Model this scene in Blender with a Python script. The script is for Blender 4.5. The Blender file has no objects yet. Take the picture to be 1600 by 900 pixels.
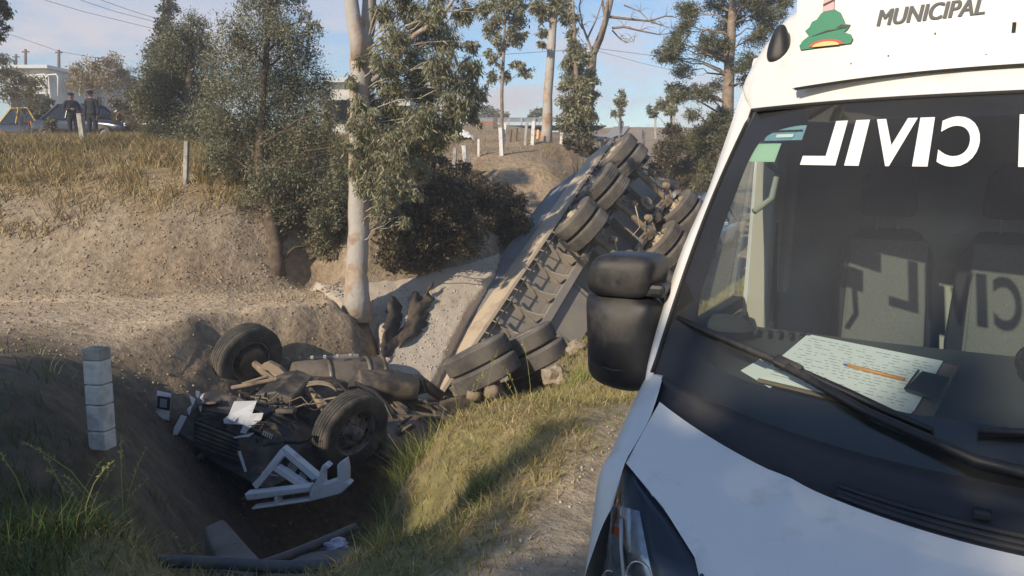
import bpy, bmesh, math, random
import numpy as np
from mathutils import Vector, Matrix, noise
random.seed(7); RNG = np.random.default_rng(7)
R = math.radians
SC = bpy.context.scene
COL = SC.collection

# ------------------------------------------------------------------ camera
CAM_H, PITCH, FPX = 1.88, R(9), 1186.0
cam_d = bpy.data.cameras.new('camera'); cam_d.sensor_width = 36; cam_d.lens = FPX / 1600 * 36
cam_d.clip_start = 0.02; cam_d.clip_end = 6000
cam = bpy.data.objects.new('camera', cam_d); COL.objects.link(cam)
cam.location = (0, 0, CAM_H); cam.rotation_euler = (R(90) - PITCH, 0, 0)
SC.camera = cam

# ------------------------------------------------------------------ sky, sun, exposure
SUN_EL, SUN_AZ = R(28), R(41)          # light travels towards azimuth 41 deg right of +Y
world = bpy.data.worlds.new('World'); SC.world = world; world.use_nodes = True
nt = world.node_tree; nt.nodes.clear()
def N(t, kind, **kw):
    n = t.nodes.new(kind)
    for k, v in kw.items(): setattr(n, k, v)
    return n
sky = N(nt, 'ShaderNodeTexSky', sky_type='NISHITA', sun_disc=False)
sky.sun_elevation = SUN_EL; sky.sun_rotation = SUN_AZ + math.pi
sky.air_density = 1.3; sky.dust_density = .6; sky.ozone_density = 3.2; sky.altitude = 2200
wc = N(nt, 'ShaderNodeTexCoord'); sep = N(nt, 'ShaderNodeSeparateXYZ')
nt.links.new(wc.outputs['Generated'], sep.inputs[0])
# clouds: noise stretched along the horizon, banded over low elevations all the way round
mp = N(nt, 'ShaderNodeMapping'); mp.inputs['Scale'].default_value = (2.6, 2.6, 9.0); mp.inputs['Location'].default_value = (1.7, .4, 0.0)
nt.links.new(wc.outputs['Generated'], mp.inputs[0])
cn = N(nt, 'ShaderNodeTexNoise'); cn.inputs['Scale'].default_value = 1.6; cn.inputs['Detail'].default_value = 7; cn.inputs['Roughness'].default_value = .56
nt.links.new(mp.outputs[0], cn.inputs['Vector'])
cr = N(nt, 'ShaderNodeValToRGB'); cr.color_ramp.elements[0].position = .48; cr.color_ramp.elements[1].position = .62
band = N(nt, 'ShaderNodeValToRGB')
e = band.color_ramp.elements; e[0].position = 0.0; e[0].color = (.75,)*3 + (1,); e[1].position = .26; e[1].color = (0, 0, 0, 1)
e2 = band.color_ramp.elements.new(.13); e2.color = (.9, .9, .9, 1)
nt.links.new(sep.outputs['Z'], band.inputs[0]); nt.links.new(cn.outputs['Fac'], cr.inputs[0])
mul = N(nt, 'ShaderNodeMath', operation='MULTIPLY'); nt.links.new(cr.outputs[0], mul.inputs[0]); nt.links.new(band.outputs[0], mul.inputs[1])
mx = N(nt, 'ShaderNodeMixRGB'); mx.inputs['Color2'].default_value = (5.6, 5.0, 5.2, 1)
nt.links.new(mul.outputs[0], mx.inputs['Fac']); nt.links.new(sky.outputs[0], mx.inputs['Color1'])
bg = N(nt, 'ShaderNodeBackground'); bg.inputs['Strength'].default_value = .14
wo = N(nt, 'ShaderNodeOutputWorld')
nt.links.new(mx.outputs[0], bg.inputs[0]); nt.links.new(bg.outputs[0], wo.inputs[0])

sun_d = bpy.data.lights.new('sun', 'SUN'); sun_d.energy = 4.6; sun_d.angle = R(.53); sun_d.color = (1, .85, .65)
sun = bpy.data.objects.new('sun', sun_d); COL.objects.link(sun)
sdir = Vector((math.sin(SUN_AZ) * math.cos(SUN_EL), math.cos(SUN_AZ) * math.cos(SUN_EL), -math.sin(SUN_EL)))
sun.rotation_euler = sdir.to_track_quat('-Z', 'Y').to_euler(); sun.location = (-12, -16, 14)
SC.view_settings.view_transform = 'Standard'; SC.view_settings.look = 'None'
SC.view_settings.exposure = 0.14; SC.view_settings.gamma = 1.0; SC.view_settings.use_curve_mapping = False

# ------------------------------------------------------------------ helpers
_c, _s = math.cos(PITCH), math.sin(PITCH)
def P(px, py, f):
    """a survey point: direction (px,py) of the photograph at distance f metres along the view axis"""
    x = (px - 800) / FPX * f; up = (450 - py) / FPX * f
    return Vector((x, f * _c + up * _s, CAM_H + up * _c - f * _s))

class MB:
    def __init__(s): s.v = []; s.f = []; s.m = []
    def add(s, vs, fs, mi=0):
        o = len(s.v); s.v += [tuple(v) for v in vs]; s.f += [tuple(o + i for i in f) for f in fs]; s.m += [mi] * len(fs); return s
    def box(s, c, size, rot=None, mi=0):
        c = Vector(c); hx, hy, hz = (q / 2 for q in size); M = rot or Matrix.Identity(3)
        vs = [c + M @ Vector((x * hx, y * hy, z * hz)) for x in (-1, 1) for y in (-1, 1) for z in (-1, 1)]
        return s.add(vs, [(0, 1, 3, 2), (4, 6, 7, 5), (0, 4, 5, 1), (2, 3, 7, 6), (0, 2, 6, 4), (1, 5, 7, 3)], mi)
    def beam(s, a, b, w, h, up=(0, 0, 1), mi=0):
        a, b = Vector(a), Vector(b); d = (b - a); L = d.length; d.normalize(); up = Vector(up)
        x = d.cross(up)
        if x.length < 1e-4: x = d.cross(Vector((1, 0, 0)))
        x.normalize(); z = x.cross(d)
        M = Matrix((x, d, z)).transposed()
        return s.box((a + b) / 2, (w, L, h), M, mi)
    def tube(s, pts, rad, n=8, cap=True, mi=0):
        pts = [Vector(p) for p in pts]
        if not hasattr(rad, '__len__'): rad = [rad] * len(pts)
        o = len(s.v); x = None
        for i, p in enumerate(pts):
            d = (pts[min(i + 1, len(pts) - 1)] - pts[max(i - 1, 0)]).normalized()
            if x is None:
                x = d.orthogonal().normalized()
            else:
                x = (x - d * x.dot(d));
                x = x.normalized() if x.length > 1e-6 else d.orthogonal().normalized()
            y = d.cross(x)
            for k in range(n):
                a = 2 * math.pi * k / n
                s.v.append(tuple(p + (x * math.cos(a) + y * math.sin(a)) * rad[i]))
        fs = []
        for i in range(len(pts) - 1):
            for k in range(n):
                k2 = (k + 1) % n
                fs.append((o + i * n + k, o + i * n + k2, o + (i + 1) * n + k2, o + (i + 1) * n + k))
        if cap:
            fs.append(tuple(o + k for k in reversed(range(n)))); fs.append(tuple(o + (len(pts) - 1) * n + k for k in range(n)))
        s.f += fs; s.m += [mi] * len(fs); return s
    def lathe(s, prof, c=(0, 0, 0), M=None, n=32, mi=0, closed=False):
        """prof: (axial, radius) pairs; axis = M's x column"""
        c = Vector(c); M = M or Matrix.Identity(3); o = len(s.v); m = len(prof)
        for k in range(n):
            a = 2 * math.pi * k / n
            for ax, r in prof: s.v.append(tuple(c + M @ Vector((ax, r * math.cos(a), r * math.sin(a)))))
        fs = []
        for k in range(n):
            k2 = (k + 1) % n
            for i in range(m if closed else m - 1):
                j = (i + 1) % m
                fs.append((o + k * m + i, o + k2 * m + i, o + k2 * m + j, o + k * m + j))
        s.f += fs; s.m += [mi] * len(fs); return s
    def grid(s, fn, nu, nv, mi=0):
        o = len(s.v)
        for i in range(nu + 1):
            for j in range(nv + 1): s.v.append(tuple(fn(i / nu, j / nv)))
        fs = [(o + i * (nv + 1) + j, o + (i + 1) * (nv + 1) + j, o + (i + 1) * (nv + 1) + j + 1, o + i * (nv + 1) + j + 1) for i in range(nu) for j in range(nv)]
        s.f += fs; s.m += [mi] * len(fs); return s
    def prism(s, poly, d, mi=0):
        poly = [Vector(p) for p in poly]; d = Vector(d); n = len(poly)
        vs = poly + [p + d for p in poly]
        fs = [tuple(range(n)), tuple(reversed(range(n, 2 * n)))] + [(i, n + i, n + (i + 1) % n, (i + 1) % n) for i in range(n)]
        return s.add(vs, fs, mi)
    def mesh(s, name, mats, smooth=False):
        me = bpy.data.meshes.new(name); me.from_pydata(s.v, [], s.f)
        for m in (mats if isinstance(mats, (list, tuple)) else [mats]): me.materials.append(m)
        if any(s.m): me.polygons.foreach_set('material_index', s.m)
        if smooth: me.polygons.foreach_set('use_smooth', [True] * len(me.polygons))
        me.update(); return me
    def build(s, name, mats, parent=None, smooth=False, local=False, bevel=0, sub=0, angle=None):
        return link(name, s.mesh(name, mats, smooth), parent, local, bevel, sub, angle)

MW = {}
def link(name, me, parent=None, local=False, bevel=0, sub=0, angle=None, M=None):
    """local: the mesh is written in the parent's own axes (or in M); otherwise in world axes"""
    o = bpy.data.objects.new(name, me); COL.objects.link(o)
    if parent is not None:
        o.parent = parent
        if not local: o.matrix_parent_inverse = MW.get(parent.name, Matrix.Identity(4)).inverted()
    if M is not None: o.matrix_basis = M
    base = (MW.get(parent.name, Matrix.Identity(4)) if (parent is not None and local) else Matrix.Identity(4))
    MW[o.name] = base @ (M if M is not None else Matrix.Identity(4))
    if bevel:
        b = o.modifiers.new('bevel', 'BEVEL'); b.width = bevel; b.segments = 2; b.limit_method = 'ANGLE'; b.angle_limit = R(40)
    if sub:
        m = o.modifiers.new('subsurf', 'SUBSURF'); m.levels = sub; m.render_levels = sub
    if angle is not None:
        me.polygons.foreach_set('use_smooth', [True] * len(me.polygons)); me.set_sharp_from_angle(angle=R(angle))
    return o
def tag(o, label, cat, group=None, kind=None):
    o['label'] = label; o['category'] = cat
    if group: o['group'] = group
    if kind: o['kind'] = kind
    return o
def thing(name, label, cat, loc=(0, 0, 0), rotz=0, group=None, M=None):
    o = bpy.data.objects.new(name, None); COL.objects.link(o); o.empty_display_size = .2
    M = M or (Matrix.Translation(Vector(loc)) @ Matrix.Rotation(rotz, 4, 'Z'))
    o.matrix_basis = M; MW[o.name] = M
    return tag(o, label, cat, group)
def struct(o, label=None):
    o['kind'] = 'structure'
    if label: o['label'] = label
    return o

# ------------------------------------------------------------------ materials
def mat(name, col, rough=.7, metal=0, var=.0, vscale=8, bump=0, bscale=40, col2=None, spec=None, coat=0, dirt=None, dscale=3, dlo=.45, dhi=.65, detail=6, coords='Object', emit=None, attr=None):
    m = bpy.data.materials.new(name); m.use_nodes = True; t = m.node_tree; b = t.nodes['Principled BSDF']
    b.inputs['Roughness'].default_value = rough; b.inputs['Metallic'].default_value = metal
    if spec is not None: b.inputs['Specular IOR Level'].default_value = spec
    if coat: b.inputs['Coat Weight'].default_value = coat; b.inputs['Coat Roughness'].default_value = .06
    tc = N(t, 'ShaderNodeTexCoord'); src = None
    c4 = lambda c: tuple(c) + (1,)
    b.inputs['Base Color'].default_value = c4(col)
    if attr:
        a = N(t, 'ShaderNodeAttribute', attribute_name=attr); src = a.outputs['Color']
    if var or col2:
        n = N(t, 'ShaderNodeTexNoise'); n.inputs['Scale'].default_value = vscale; n.inputs['Detail'].default_value = detail; n.inputs['Roughness'].default_value = .6
        t.links.new(tc.outputs[coords], n.inputs['Vector'])
        r = N(t, 'ShaderNodeValToRGB'); r.color_ramp.elements[0].position = .32; r.color_ramp.elements[1].position = .68
        lo = col2 if col2 else tuple(q * (1 - var) for q in col); hi = col if col2 else tuple(min(1, q * (1 + var)) for q in col)
        if attr: lo = (1 - var,) * 3; hi = (1 + var,) * 3
        r.color_ramp.elements[0].color = c4(lo); r.color_ramp.elements[1].color = c4(hi)
        t.links.new(n.outputs['Fac'], r.inputs[0])
        if attr:
            mm = N(t, 'ShaderNodeMixRGB', blend_type='MULTIPLY'); mm.inputs['Fac'].default_value = 1
            t.links.new(src, mm.inputs['Color1']); t.links.new(r.outputs[0], mm.inputs['Color2']); src = mm.outputs[0]
        else: src = r.outputs[0]
    if dirt:
        n = N(t, 'ShaderNodeTexNoise'); n.inputs['Scale'].default_value = dscale; n.inputs['Detail'].default_value = 8; n.inputs['Roughness'].default_value = .65
        t.links.new(tc.outputs[coords], n.inputs['Vector'])
        r = N(t, 'ShaderNodeValToRGB'); r.color_ramp.elements[0].position = dlo; r.color_ramp.elements[1].position = dhi
        t.links.new(n.outputs['Fac'], r.inputs[0])
        mm = N(t, 'ShaderNodeMixRGB'); t.links.new(r.outputs[0], mm.inputs['Fac'])
        if src: t.links.new(src, mm.inputs['Color1'])
        else: mm.inputs['Color1'].default_value = c4(col)
        mm.inputs['Color2'].default_value = c4(dirt); src = mm.outputs[0]
        rr = N(t, 'ShaderNodeMapRange'); rr.inputs['To Min'].default_value = rough; rr.inputs['To Max'].default_value = max(rough, .85)
        t.links.new(r.outputs[0], rr.inputs[0]); t.links.new(rr.outputs[0], b.inputs['Roughness'])
    if src: t.links.new(src, b.inputs['Base Color'])
    if bump:
        n = N(t, 'ShaderNodeTexNoise'); n.inputs['Scale'].default_value = bscale; n.inputs['Detail'].default_value = 8; n.inputs['Roughness'].default_value = .65
        t.links.new(tc.outputs[coords], n.inputs['Vector'])
        bp = N(t, 'ShaderNodeBump'); bp.inputs['Strength'].default_value = min(1, bump); bp.inputs['Distance'].default_value = .02 * max(1, bump)
        t.links.new(n.outputs['Fac'], bp.inputs['Height']); t.links.new(bp.outputs[0], b.inputs['Normal'])
    if emit:
        b.inputs['Emission Color'].default_value = c4(emit[0]); b.inputs['Emission Strength'].default_value = emit[1]
    return m
def glass_mat(name, tint, dust=0., rough=.01):
    """thin pane: tinted see-through with a Fresnel reflection"""
    m = bpy.data.materials.new(name); m.use_nodes = True; t = m.node_tree; t.nodes.clear()
    tr = N(t, 'ShaderNodeBsdfTransparent'); tr.inputs[0].default_value = tuple(tint) + (1,)
    gl = N(t, 'ShaderNodeBsdfGlossy'); gl.inputs['Roughness'].default_value = rough
    fr = N(t, 'ShaderNodeFresnel'); fr.inputs[0].default_value = 1.5
    mx = N(t, 'ShaderNodeMixShader'); o = N(t, 'ShaderNodeOutputMaterial')
    t.links.new(fr.outputs[0], mx.inputs[0]); t.links.new(tr.outputs[0], mx.inputs[1]); t.links.new(gl.outputs[0], mx.inputs[2])
    if dust:
        df = N(t, 'ShaderNodeBsdfDiffuse'); df.inputs[0].default_value = (.5, .49, .48, 1); nz = N(t, 'ShaderNodeTexNoise'); nz.inputs['Scale'].default_value = 1.3; nz.inputs['Detail'].default_value = 6
        tc = N(t, 'ShaderNodeTexCoord'); t.links.new(tc.outputs['Object'], nz.inputs['Vector']); mr = N(t, 'ShaderNodeMapRange'); mr.inputs['From Min'].default_value = .35; mr.inputs['From Max'].default_value = .75; mr.inputs['To Min'].default_value = dust * .6; mr.inputs['To Max'].default_value = dust * 1.6
        t.links.new(nz.outputs['Fac'], mr.inputs[0]); m2 = N(t, 'ShaderNodeMixShader'); t.links.new(mr.outputs[0], m2.inputs[0]); t.links.new(mx.outputs[0], m2.inputs[1]); t.links.new(df.outputs[0], m2.inputs[2]); t.links.new(m2.outputs[0], o.inputs[0])
    else: t.links.new(mx.outputs[0], o.inputs[0])
    return m
def leaf_mat(name, var=.25):
    """leaf colour comes per leaf from the 'lc' attribute; some light passes through"""
    m = bpy.data.materials.new(name); m.use_nodes = True; t = m.node_tree; t.nodes.clear()
    a = N(t, 'ShaderNodeAttribute', attribute_name='lc')
    d = N(t, 'ShaderNodeBsdfDiffuse'); tl = N(t, 'ShaderNodeBsdfTranslucent'); g = N(t, 'ShaderNodeBsdfGlossy'); g.inputs['Roughness'].default_value = .45; g.inputs[0].default_value = (.6, .6, .6, 1)
    m1 = N(t, 'ShaderNodeMixShader'); m1.inputs[0].default_value = .25; m2 = N(t, 'ShaderNodeMixShader'); m2.inputs[0].default_value = .05
    o = N(t, 'ShaderNodeOutputMaterial')
    t.links.new(a.outputs['Color'], d.inputs[0]); t.links.new(a.outputs['Color'], tl.inputs[0])
    t.links.new(d.outputs[0], m1.inputs[1]); t.links.new(tl.outputs[0], m1.inputs[2]); t.links.new(m1.outputs[0], m2.inputs[1]); t.links.new(g.outputs[0], m2.inputs[2]); t.links.new(m2.outputs[0], o.inputs[0])
    return m
M = {}
M['white'] = mat('van_paint', (.78, .77, .74), .38, coat=.3, dirt=(.50, .46, .39), dscale=9, dlo=.55, dhi=.95)
M['board'] = mat('roof_board_white', (.80, .78, .72), .45, dirt=(.45, .40, .33), dscale=14, dlo=.66, dhi=.8)
M['blackpl'] = mat('black_plastic', (.018, .018, .02), .42, var=.3, vscale=20, bump=.15, bscale=400, dirt=(.10, .09, .075), dscale=6, dlo=.5, dhi=.85)
M['cowl'] = mat('cowl_plastic', (.022, .022, .026), .5, bump=.1, bscale=300, dirt=(.06, .055, .05), dscale=5, dlo=.4, dhi=.8)
M['frit'] = mat('black_glass_border', (.008, .008, .010), .12)
M['rubber'] = mat('rubber', (.02, .02, .02), .8, var=.3, vscale=30)
M['tyre'] = mat('tyre_rubber', (.040, .038, .036), .82, dirt=(.22, .185, .14), dscale=3.2, dlo=.40, dhi=.78, bump=.2, bscale=120)
M['tyre2'] = mat('dusty_tyre_rubber', (.075, .071, .066), .88, dirt=(.21, .185, .155), dscale=2.4, dlo=.36, dhi=.66, bump=.2, bscale=120)
M['rim'] = mat('grey_wheel_steel', (.34, .31, .28), .6, .3, dirt=(.10, .075, .05), dscale=6)
M['rimc'] = mat('cream_wheel_steel', (.55, .47, .34), .6, dirt=(.26, .19, .12), dscale=4)
M['chassis'] = mat('dusty_black_chassis', (.05, .046, .043), .5, dirt=(.25, .195, .14), dscale=3.5, dlo=.45, dhi=.72, bump=.2, bscale=60)
M['chassis2'] = mat('muddy_steel', (.30, .235, .165), .85, dirt=(.06, .05, .042), dscale=3, dlo=.5, dhi=.7, bump=.5, bscale=40)
M['trailer'] = mat('dusty_grey_trailer_steel', (.27, .25, .22), .72, dirt=(.36, .31, .25), dscale=1.6, dlo=.42, dhi=.75, bump=.12, bscale=25)
M['trailer_dk'] = mat('dark_trailer_steel', (.05, .048, .047), .6, dirt=(.16, .13, .10), dscale=2, dlo=.45, dhi=.8)
M['trailer_side'] = mat('dirty_tan_trailer_side', (.56, .46, .34), .75, dirt=(.34, .27, .20), dscale=2.2, dlo=.5, dhi=.72, bump=.25, bscale=14)
M['bluegrey'] = mat('bluegrey_steel', (.20, .21, .225), .6, dirt=(.23, .20, .16), dscale=2.0, dlo=.48, dhi=.75)
M['tankal'] = mat('dusty_fuel_tank', (.24, .20, .155), .5, .35, dirt=(.07, .058, .045), dscale=3, dlo=.45, dhi=.7)
M['cabwhite'] = mat('scratched_white_cab_paint', (.66, .68, .70), .45, dirt=(.25, .24, .23), dscale=5, dlo=.55, dhi=.8)
M['chrome'] = mat('chrome', (.75, .75, .75), .22, .8)
M['lens'] = mat('clear_lamp_lens', (.75, .77, .78), .08, .6)
M['darkcavity'] = mat('dark_interior', (.012, .012, .012), .9)
M['concrete'] = mat('concrete', (.42, .40, .36), .9, dirt=(.22, .20, .17), dscale=6, dlo=.45, dhi=.7, bump=.5, bscale=50)
M['postwhite'] = mat('whitewashed_concrete', (.70, .68, .63), .9, dirt=(.36, .32, .27), dscale=7, dlo=.5, dhi=.75, bump=.3, bscale=60)
M['cement'] = mat('old_cement', (.18, .165, .145), .92, dirt=(.12, .105, .085), dscale=4, dlo=.4, dhi=.7, bump=.6, bscale=30)
M['pipe'] = mat('dark_plastic_pipe', (.07, .072, .08), .5, dirt=(.15, .13, .11), dscale=6)
M['bark_euc'] = mat('eucalyptus_bark', (.56, .46, .36), .9, col2=(.30, .19, .13), vscale=3.2, bump=.8, bscale=14, dirt=(.44, .41, .37), dscale=2.0, dlo=.46, dhi=.53)
M['bark_dark'] = mat('rough_bark', (.13, .095, .065), .95, var=.4, vscale=10, bump=.8, bscale=25)
M['bark_grey'] = mat('grey_bark', (.26, .20, .15), .95, var=.35, vscale=6, bump=.6, bscale=25)
M['leaf'] = leaf_mat('leaf')
M['tarp'] = mat('torn_dark_tarp', (.030, .027, .025), .8, var=.5, vscale=4, bump=.6, bscale=12, dirt=(.13, .10, .075), dscale=3)
M['gravel'] = mat('pale_crushed_gravel', (.56, .49, .40), .95, var=.2, vscale=60, bump=.8, bscale=70, col2=None, dirt=(.42, .35, .27), dscale=1.2, dlo=.5, dhi=.8)
M['glass'] = glass_mat('windscreen_glass', (.78, .86, .84), .05)
M['clearglass'] = glass_mat('clear_glass', (.9, .92, .92))
M['carglass'] = mat('dark_car_glass', (.012, .014, .016), .06)
M['dash'] = mat('grey_dashboard', (.045, .05, .052), .75, bump=.15, bscale=300)
M['seat'] = mat('dark_seat_fabric', (.018, .02, .026), .9, bump=.3, bscale=250)
M['panel'] = mat('pale_grey_bulkhead', (.42, .42, .37), .85, bump=.3, bscale=220)
M['cream'] = mat('cream_door_pillar', (.62, .58, .47), .6)
M['paper'] = mat('white_paper', (.80, .82, .82), .7)
M['papertext'] = mat('printed_grey_text', (.42, .45, .50), .8)
M['board_brown'] = mat('brown_hardboard', (.22, .16, .10), .7, var=.2)
M['orange'] = mat('orange_plastic', (.75, .30, .06), .4)
M['clip'] = mat('steel_clip', (.11, .12, .12), .35, .8)
M['vinyl'] = mat('white_vinyl_letters', (.86, .85, .80), .5)
M['greyink'] = mat('dark_grey_lettering', (.085, .09, .10), .6)
M['lime'] = mat('lime_plastic', (.45, .60, .05), .5)
M['stblue'] = mat('blue_sticker', (.10, .33, .48), .5, col2=(.42, .56, .62), vscale=9)
M['stgreen'] = mat('pale_green_sticker', (.46, .66, .50), .5)
M['gl_green'] = mat('emblem_green', (.02, .22, .12), .5)
M['gl_dark'] = mat('emblem_dark', (.02, .03, .02), .5)
M['gl_red'] = mat('emblem_red', (.50, .08, .05), .5)
M['gl_yel'] = mat('emblem_yellow', (.80, .55, .22), .5)
M['gl_pink'] = mat('emblem_pink', (.75, .40, .42), .5)
M['amber'] = mat('amber_lens', (.55, .11, .03), .2)
M['skin'] = mat('skin', (.30, .16, .10), .6)
M['navy'] = mat('navy_uniform', (.012, .014, .024), .85)
M['bluecloth'] = mat('blue_jeans', (.03, .06, .17), .85)
M['darkcloth'] = mat('dark_jacket', (.02, .02, .022), .85)
M['greencloth'] = mat('green_vest', (.10, .20, .09), .8)
M['hair'] = mat('black_hair', (.012, .010, .009), .7)
M['bldg'] = mat('pale_wall_paint', (.66, .65, .60), .85, dirt=(.45, .42, .36), dscale=.6)
M['roofmetal'] = mat('pale_roof_sheet', (.55, .60, .63), .5)
M['steel'] = mat('galvanised_steel', (.42, .42, .41), .5, .5)
M['yellow'] = mat('yellow_paint', (.55, .36, .05), .5)
M['carblack'] = mat('dark_car_paint', (.018, .02, .026), .25, coat=.6)
M['carsilver'] = mat('silver_car_paint', (.45, .46, .47), .3, .3, coat=.5)
M['carwhite'] = mat('white_car_paint', (.68, .68, .67), .3, coat=.5)
M['bluelamp'] = mat('blue_beacon', (.02, .12, .6), .2, emit=((.02, .15, .9), .6))
M['redtarp'] = mat('faded_red_tarp', (.42, .09, .07), .8, var=.4, vscale=3)
M['whitetarp'] = mat('white_sheet', (.78, .76, .72), .8)
M['wood'] = mat('grey_wood', (.16, .12, .085), .9, var=.3)
M['stone'] = mat('tan_stone', (.33, .27, .20), .95, var=.3, vscale=9, bump=.6, bscale=30)
M['asphalt'] = mat('asphalt', (.055, .053, .05), .95, var=.25, vscale=12, bump=.5, bscale=150)
# ------------------------------------------------------------------ terrain
RD = np.array((.454, .891)); RQ = np.array((.891, -.454))       # along the road, to its right
def st(s_, t_): return tuple(RD * s_ + RQ * t_)
CP = []
for s_ in (-20, -10, -4, 0, 3, 6, 9, 12, 16, 20, 25):
    for t_ in (-1.65, 2.5, 9): CP.append((*st(s_, t_), 0.0))
    if 3 < s_ < 20: CP.append((*st(s_, -2.5), -.2))
CP += [(30, 30, .2), (25, 5, 0), (60, 20, .5), (40, -20, 0), (6.4, 28, .0), (12, 36, .3), (9, 30, .05), (20, 45, 1.)]
CP += [(-2.5, 2.5, -.05), (-1.6, 2.6, -.1), (-.7, 2.6, -.05), (-2.6, 4, -.2), (-5, 3.5, -.1), (-3, 5.3, -.1), (-6, 6, -.1), (-5.7, 8.4, -.2), (-8, 8, -.1), (-12, 6, 0), (-12, 0, 0),
       (-10, -8, 0), (0, -8, 0), (-30, 0, .3), (-25, -25, 0), (10, -25, 0), (-4.5, 8.1, -.38), (-3.7, 7.0, -.55), (-3.1, 6.6, -.95), (-5.5, 10.7, -.3), (-4.6, 10.8, -.33), (-3.9, 11.7, -.38), (-4.3, 12.1, -.3), (-3.3, 12.75, -.33), (-5.1, 11.4, -.29), (-6.5, 10.2, -.24), (-7.6, 11, -.22), (-4.3, 9.9, -1.0), (-4.5, 9.3, -1.05),
       (-5.2, 9.4, -.55), (-2.0, 4.0, -.25), (-.75, 4.0, -.3), (-1.5, 3.7, -.3), (-1.55, 4.5, -2.0), (-1.0, 5.0, -1.5), (-2.2, 5.0, -1.5), (-1.7, 6.0, -2.5),
       (-.9, 5.5, -.62), (-.9, 6.9, -1.05), (-.14, 8, -1.0), (.63, 10.5, -.9), (1.06, 9.5, -.5), (-.3, 4.6, -.25), (-1.6, 7.3, -2.2), (-.9, 8.6, -2.3), (-.1, 10.2, -2.3), (2.2, 12.5, -1.0), (2.6, 11.2, -.35), (4.0, 15, -.8),
       (-2.4, 7.9, -2.9), (-2.7, 9.5, -3.0), (-1.2, 12, -3.2), (.6, 14, -3.2), (2.2, 16.5, -2.6), (3.6, 19.5, -1.6), (5, 23, -.4),
       (-3.7, 10.9, -1.45), (-3.0, 11.2, -1.8), (-3.4, 12.0, -.42), (-2.75, 12.8, -.32), (-2.1, 12.3, -1.7), (-2.3, 13.0, -1.2), (-1.9, 12.9, -1.7), (-2.45, 13.4, -.7), (-1.0, 13.6, -1.6), (-1.4, 14.2, -.2), (.2, 16, 0), (1.6, 18.6, .3), (1.2, 17, -1.2),
       (-4.4, 13, -.25), (-3.4, 14.2, -.2)]
# left embankment: foot, face, shoulder, plateau
for x0 in (-14, -11, -9, -7.4, -6.0, -4.6, -3.2):
    k = max(0, (x0 + 6.) * .45)
    CP += [(x0, 12.35 + k, -.2), (x0 * 1.0, 11.7 + k, -.24), (x0 * 1.02, 13.1 + k, .45), (x0 * 1.05, 14.0 + k, 1.25), (x0 * 1.15, 15.6 + k, 1.85), (x0 * 1.25, 17.5 + k, 2.2), (x0 * 1.4, 21 + k, 2.55)]
CP += [(-16, 27, 2.75), (-10, 27, 2.8), (-22, 30, 2.9), (-12, 32, 2.9), (-30, 40, 3.2), (-16, 45, 3.3), (-19, 33, 2.9), (-45, 50, 4), (-25, 70, 4.2), (-6, 30, 2.8), (-5, 45, 3.7),
       (-1.8, 17.6, .3), (-.6, 18.5, .5), (.8, 19.8, .8), (1.2, 21.0, 1.7), (-1, 21, 1.7), (-2.5, 22, 2.2), (0, 24, 2.5), (1.6, 24.5, 2.5), (2.4, 23, 1.3), (-2.5, 28, 2.75), (1, 28, 2.65), (3.2, 27, 2.3), (4.05, 30, 2.4), (4.6, 26, .9),
       (0, 40, 3.5), (5.5, 44, 1.9), (8.5, 58, 3.5), (11, 77, 5.0), (12.5, 90, 6.6), (0, 57, 4.9), (-20, 62, 4.8), (22, 62, 4.2), (34, 70, 5), (-5, 90, 5.2), (28, 90, 6.4), (-50, 90, 4.6), (60, 80, 4.4),
       (7.6, 36, 1.7), (10, 44, 2.4), (7, 31.5, .9)]
CP = np.array(CP, float)
def tps_fit(C, lam=.004):
    n = len(C); d = np.hypot(C[:, None, 0] - C[None, :, 0], C[:, None, 1] - C[None, :, 1])
    K = np.where(d > 0, d * d * np.log(d + 1e-12), 0) + lam * np.eye(n)
    Q = np.c_[np.ones(n), C[:, :2]]
    A = np.block([[K, Q], [Q.T, np.zeros((3, 3))]])
    return np.linalg.solve(A, np.r_[C[:, 2], np.zeros(3)])
TW = tps_fit(CP)
def tps(x, y):
    out = np.full(x.shape, TW[-3]) + TW[-2] * x + TW[-1] * y
    for i, (cx, cy, _) in enumerate(CP):
        d2 = (x - cx) ** 2 + (y - cy) ** 2
        out += TW[i] * .5 * d2 * np.log(d2 + 1e-12)
    return out
def _hash(i, j, s):
    h = (i.astype(np.int64) * 374761393 + j.astype(np.int64) * 668265263 + s * 974634777) & 0x7fffffff
    h = ((h ^ (h >> 13)) * 1274126177) & 0x7fffffff
    return ((h ^ (h >> 16)) & 0xffff) / 65535.
def vnoise(x, y, s=0):
    i = np.floor(x); j = np.floor(y); u = x - i; v = y - j; u = u * u * (3 - 2 * u); v = v * v * (3 - 2 * v)
    a = _hash(i, j, s); b = _hash(i + 1, j, s); c = _hash(i, j + 1, s); d = _hash(i + 1, j + 1, s)
    return (a * (1 - u) + b * u) * (1 - v) + (c * (1 - u) + d * u) * v
def fbm(x, y, f=1., o=4, s=0):
    t = 0; a = .5
    for k in range(o): t = t + a * (vnoise(x * f, y * f, s + k * 7) - .5); f *= 2.07; a *= .52
    return t
def sstep(a, b, x): t = np.clip((x - a) / (b - a), 0, 1); return t * t * (3 - 2 * t)
def base_z(x, y):
    r = np.hypot(x, y - 10); k = np.minimum(1, 80 / np.maximum(r, 1e-6))
    z = tps(x * k, 10 + (y - 10) * k)
    # the road and its shoulder are flat
    t = RQ[0] * x + RQ[1] * y; s_ = RD[0] * x + RD[1] * y
    w = sstep(-2.1, -1.2, t) * (1 - sstep(24, 30, s_)) * (1 - sstep(20, 30, t))
    return z * (1 - w)
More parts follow.
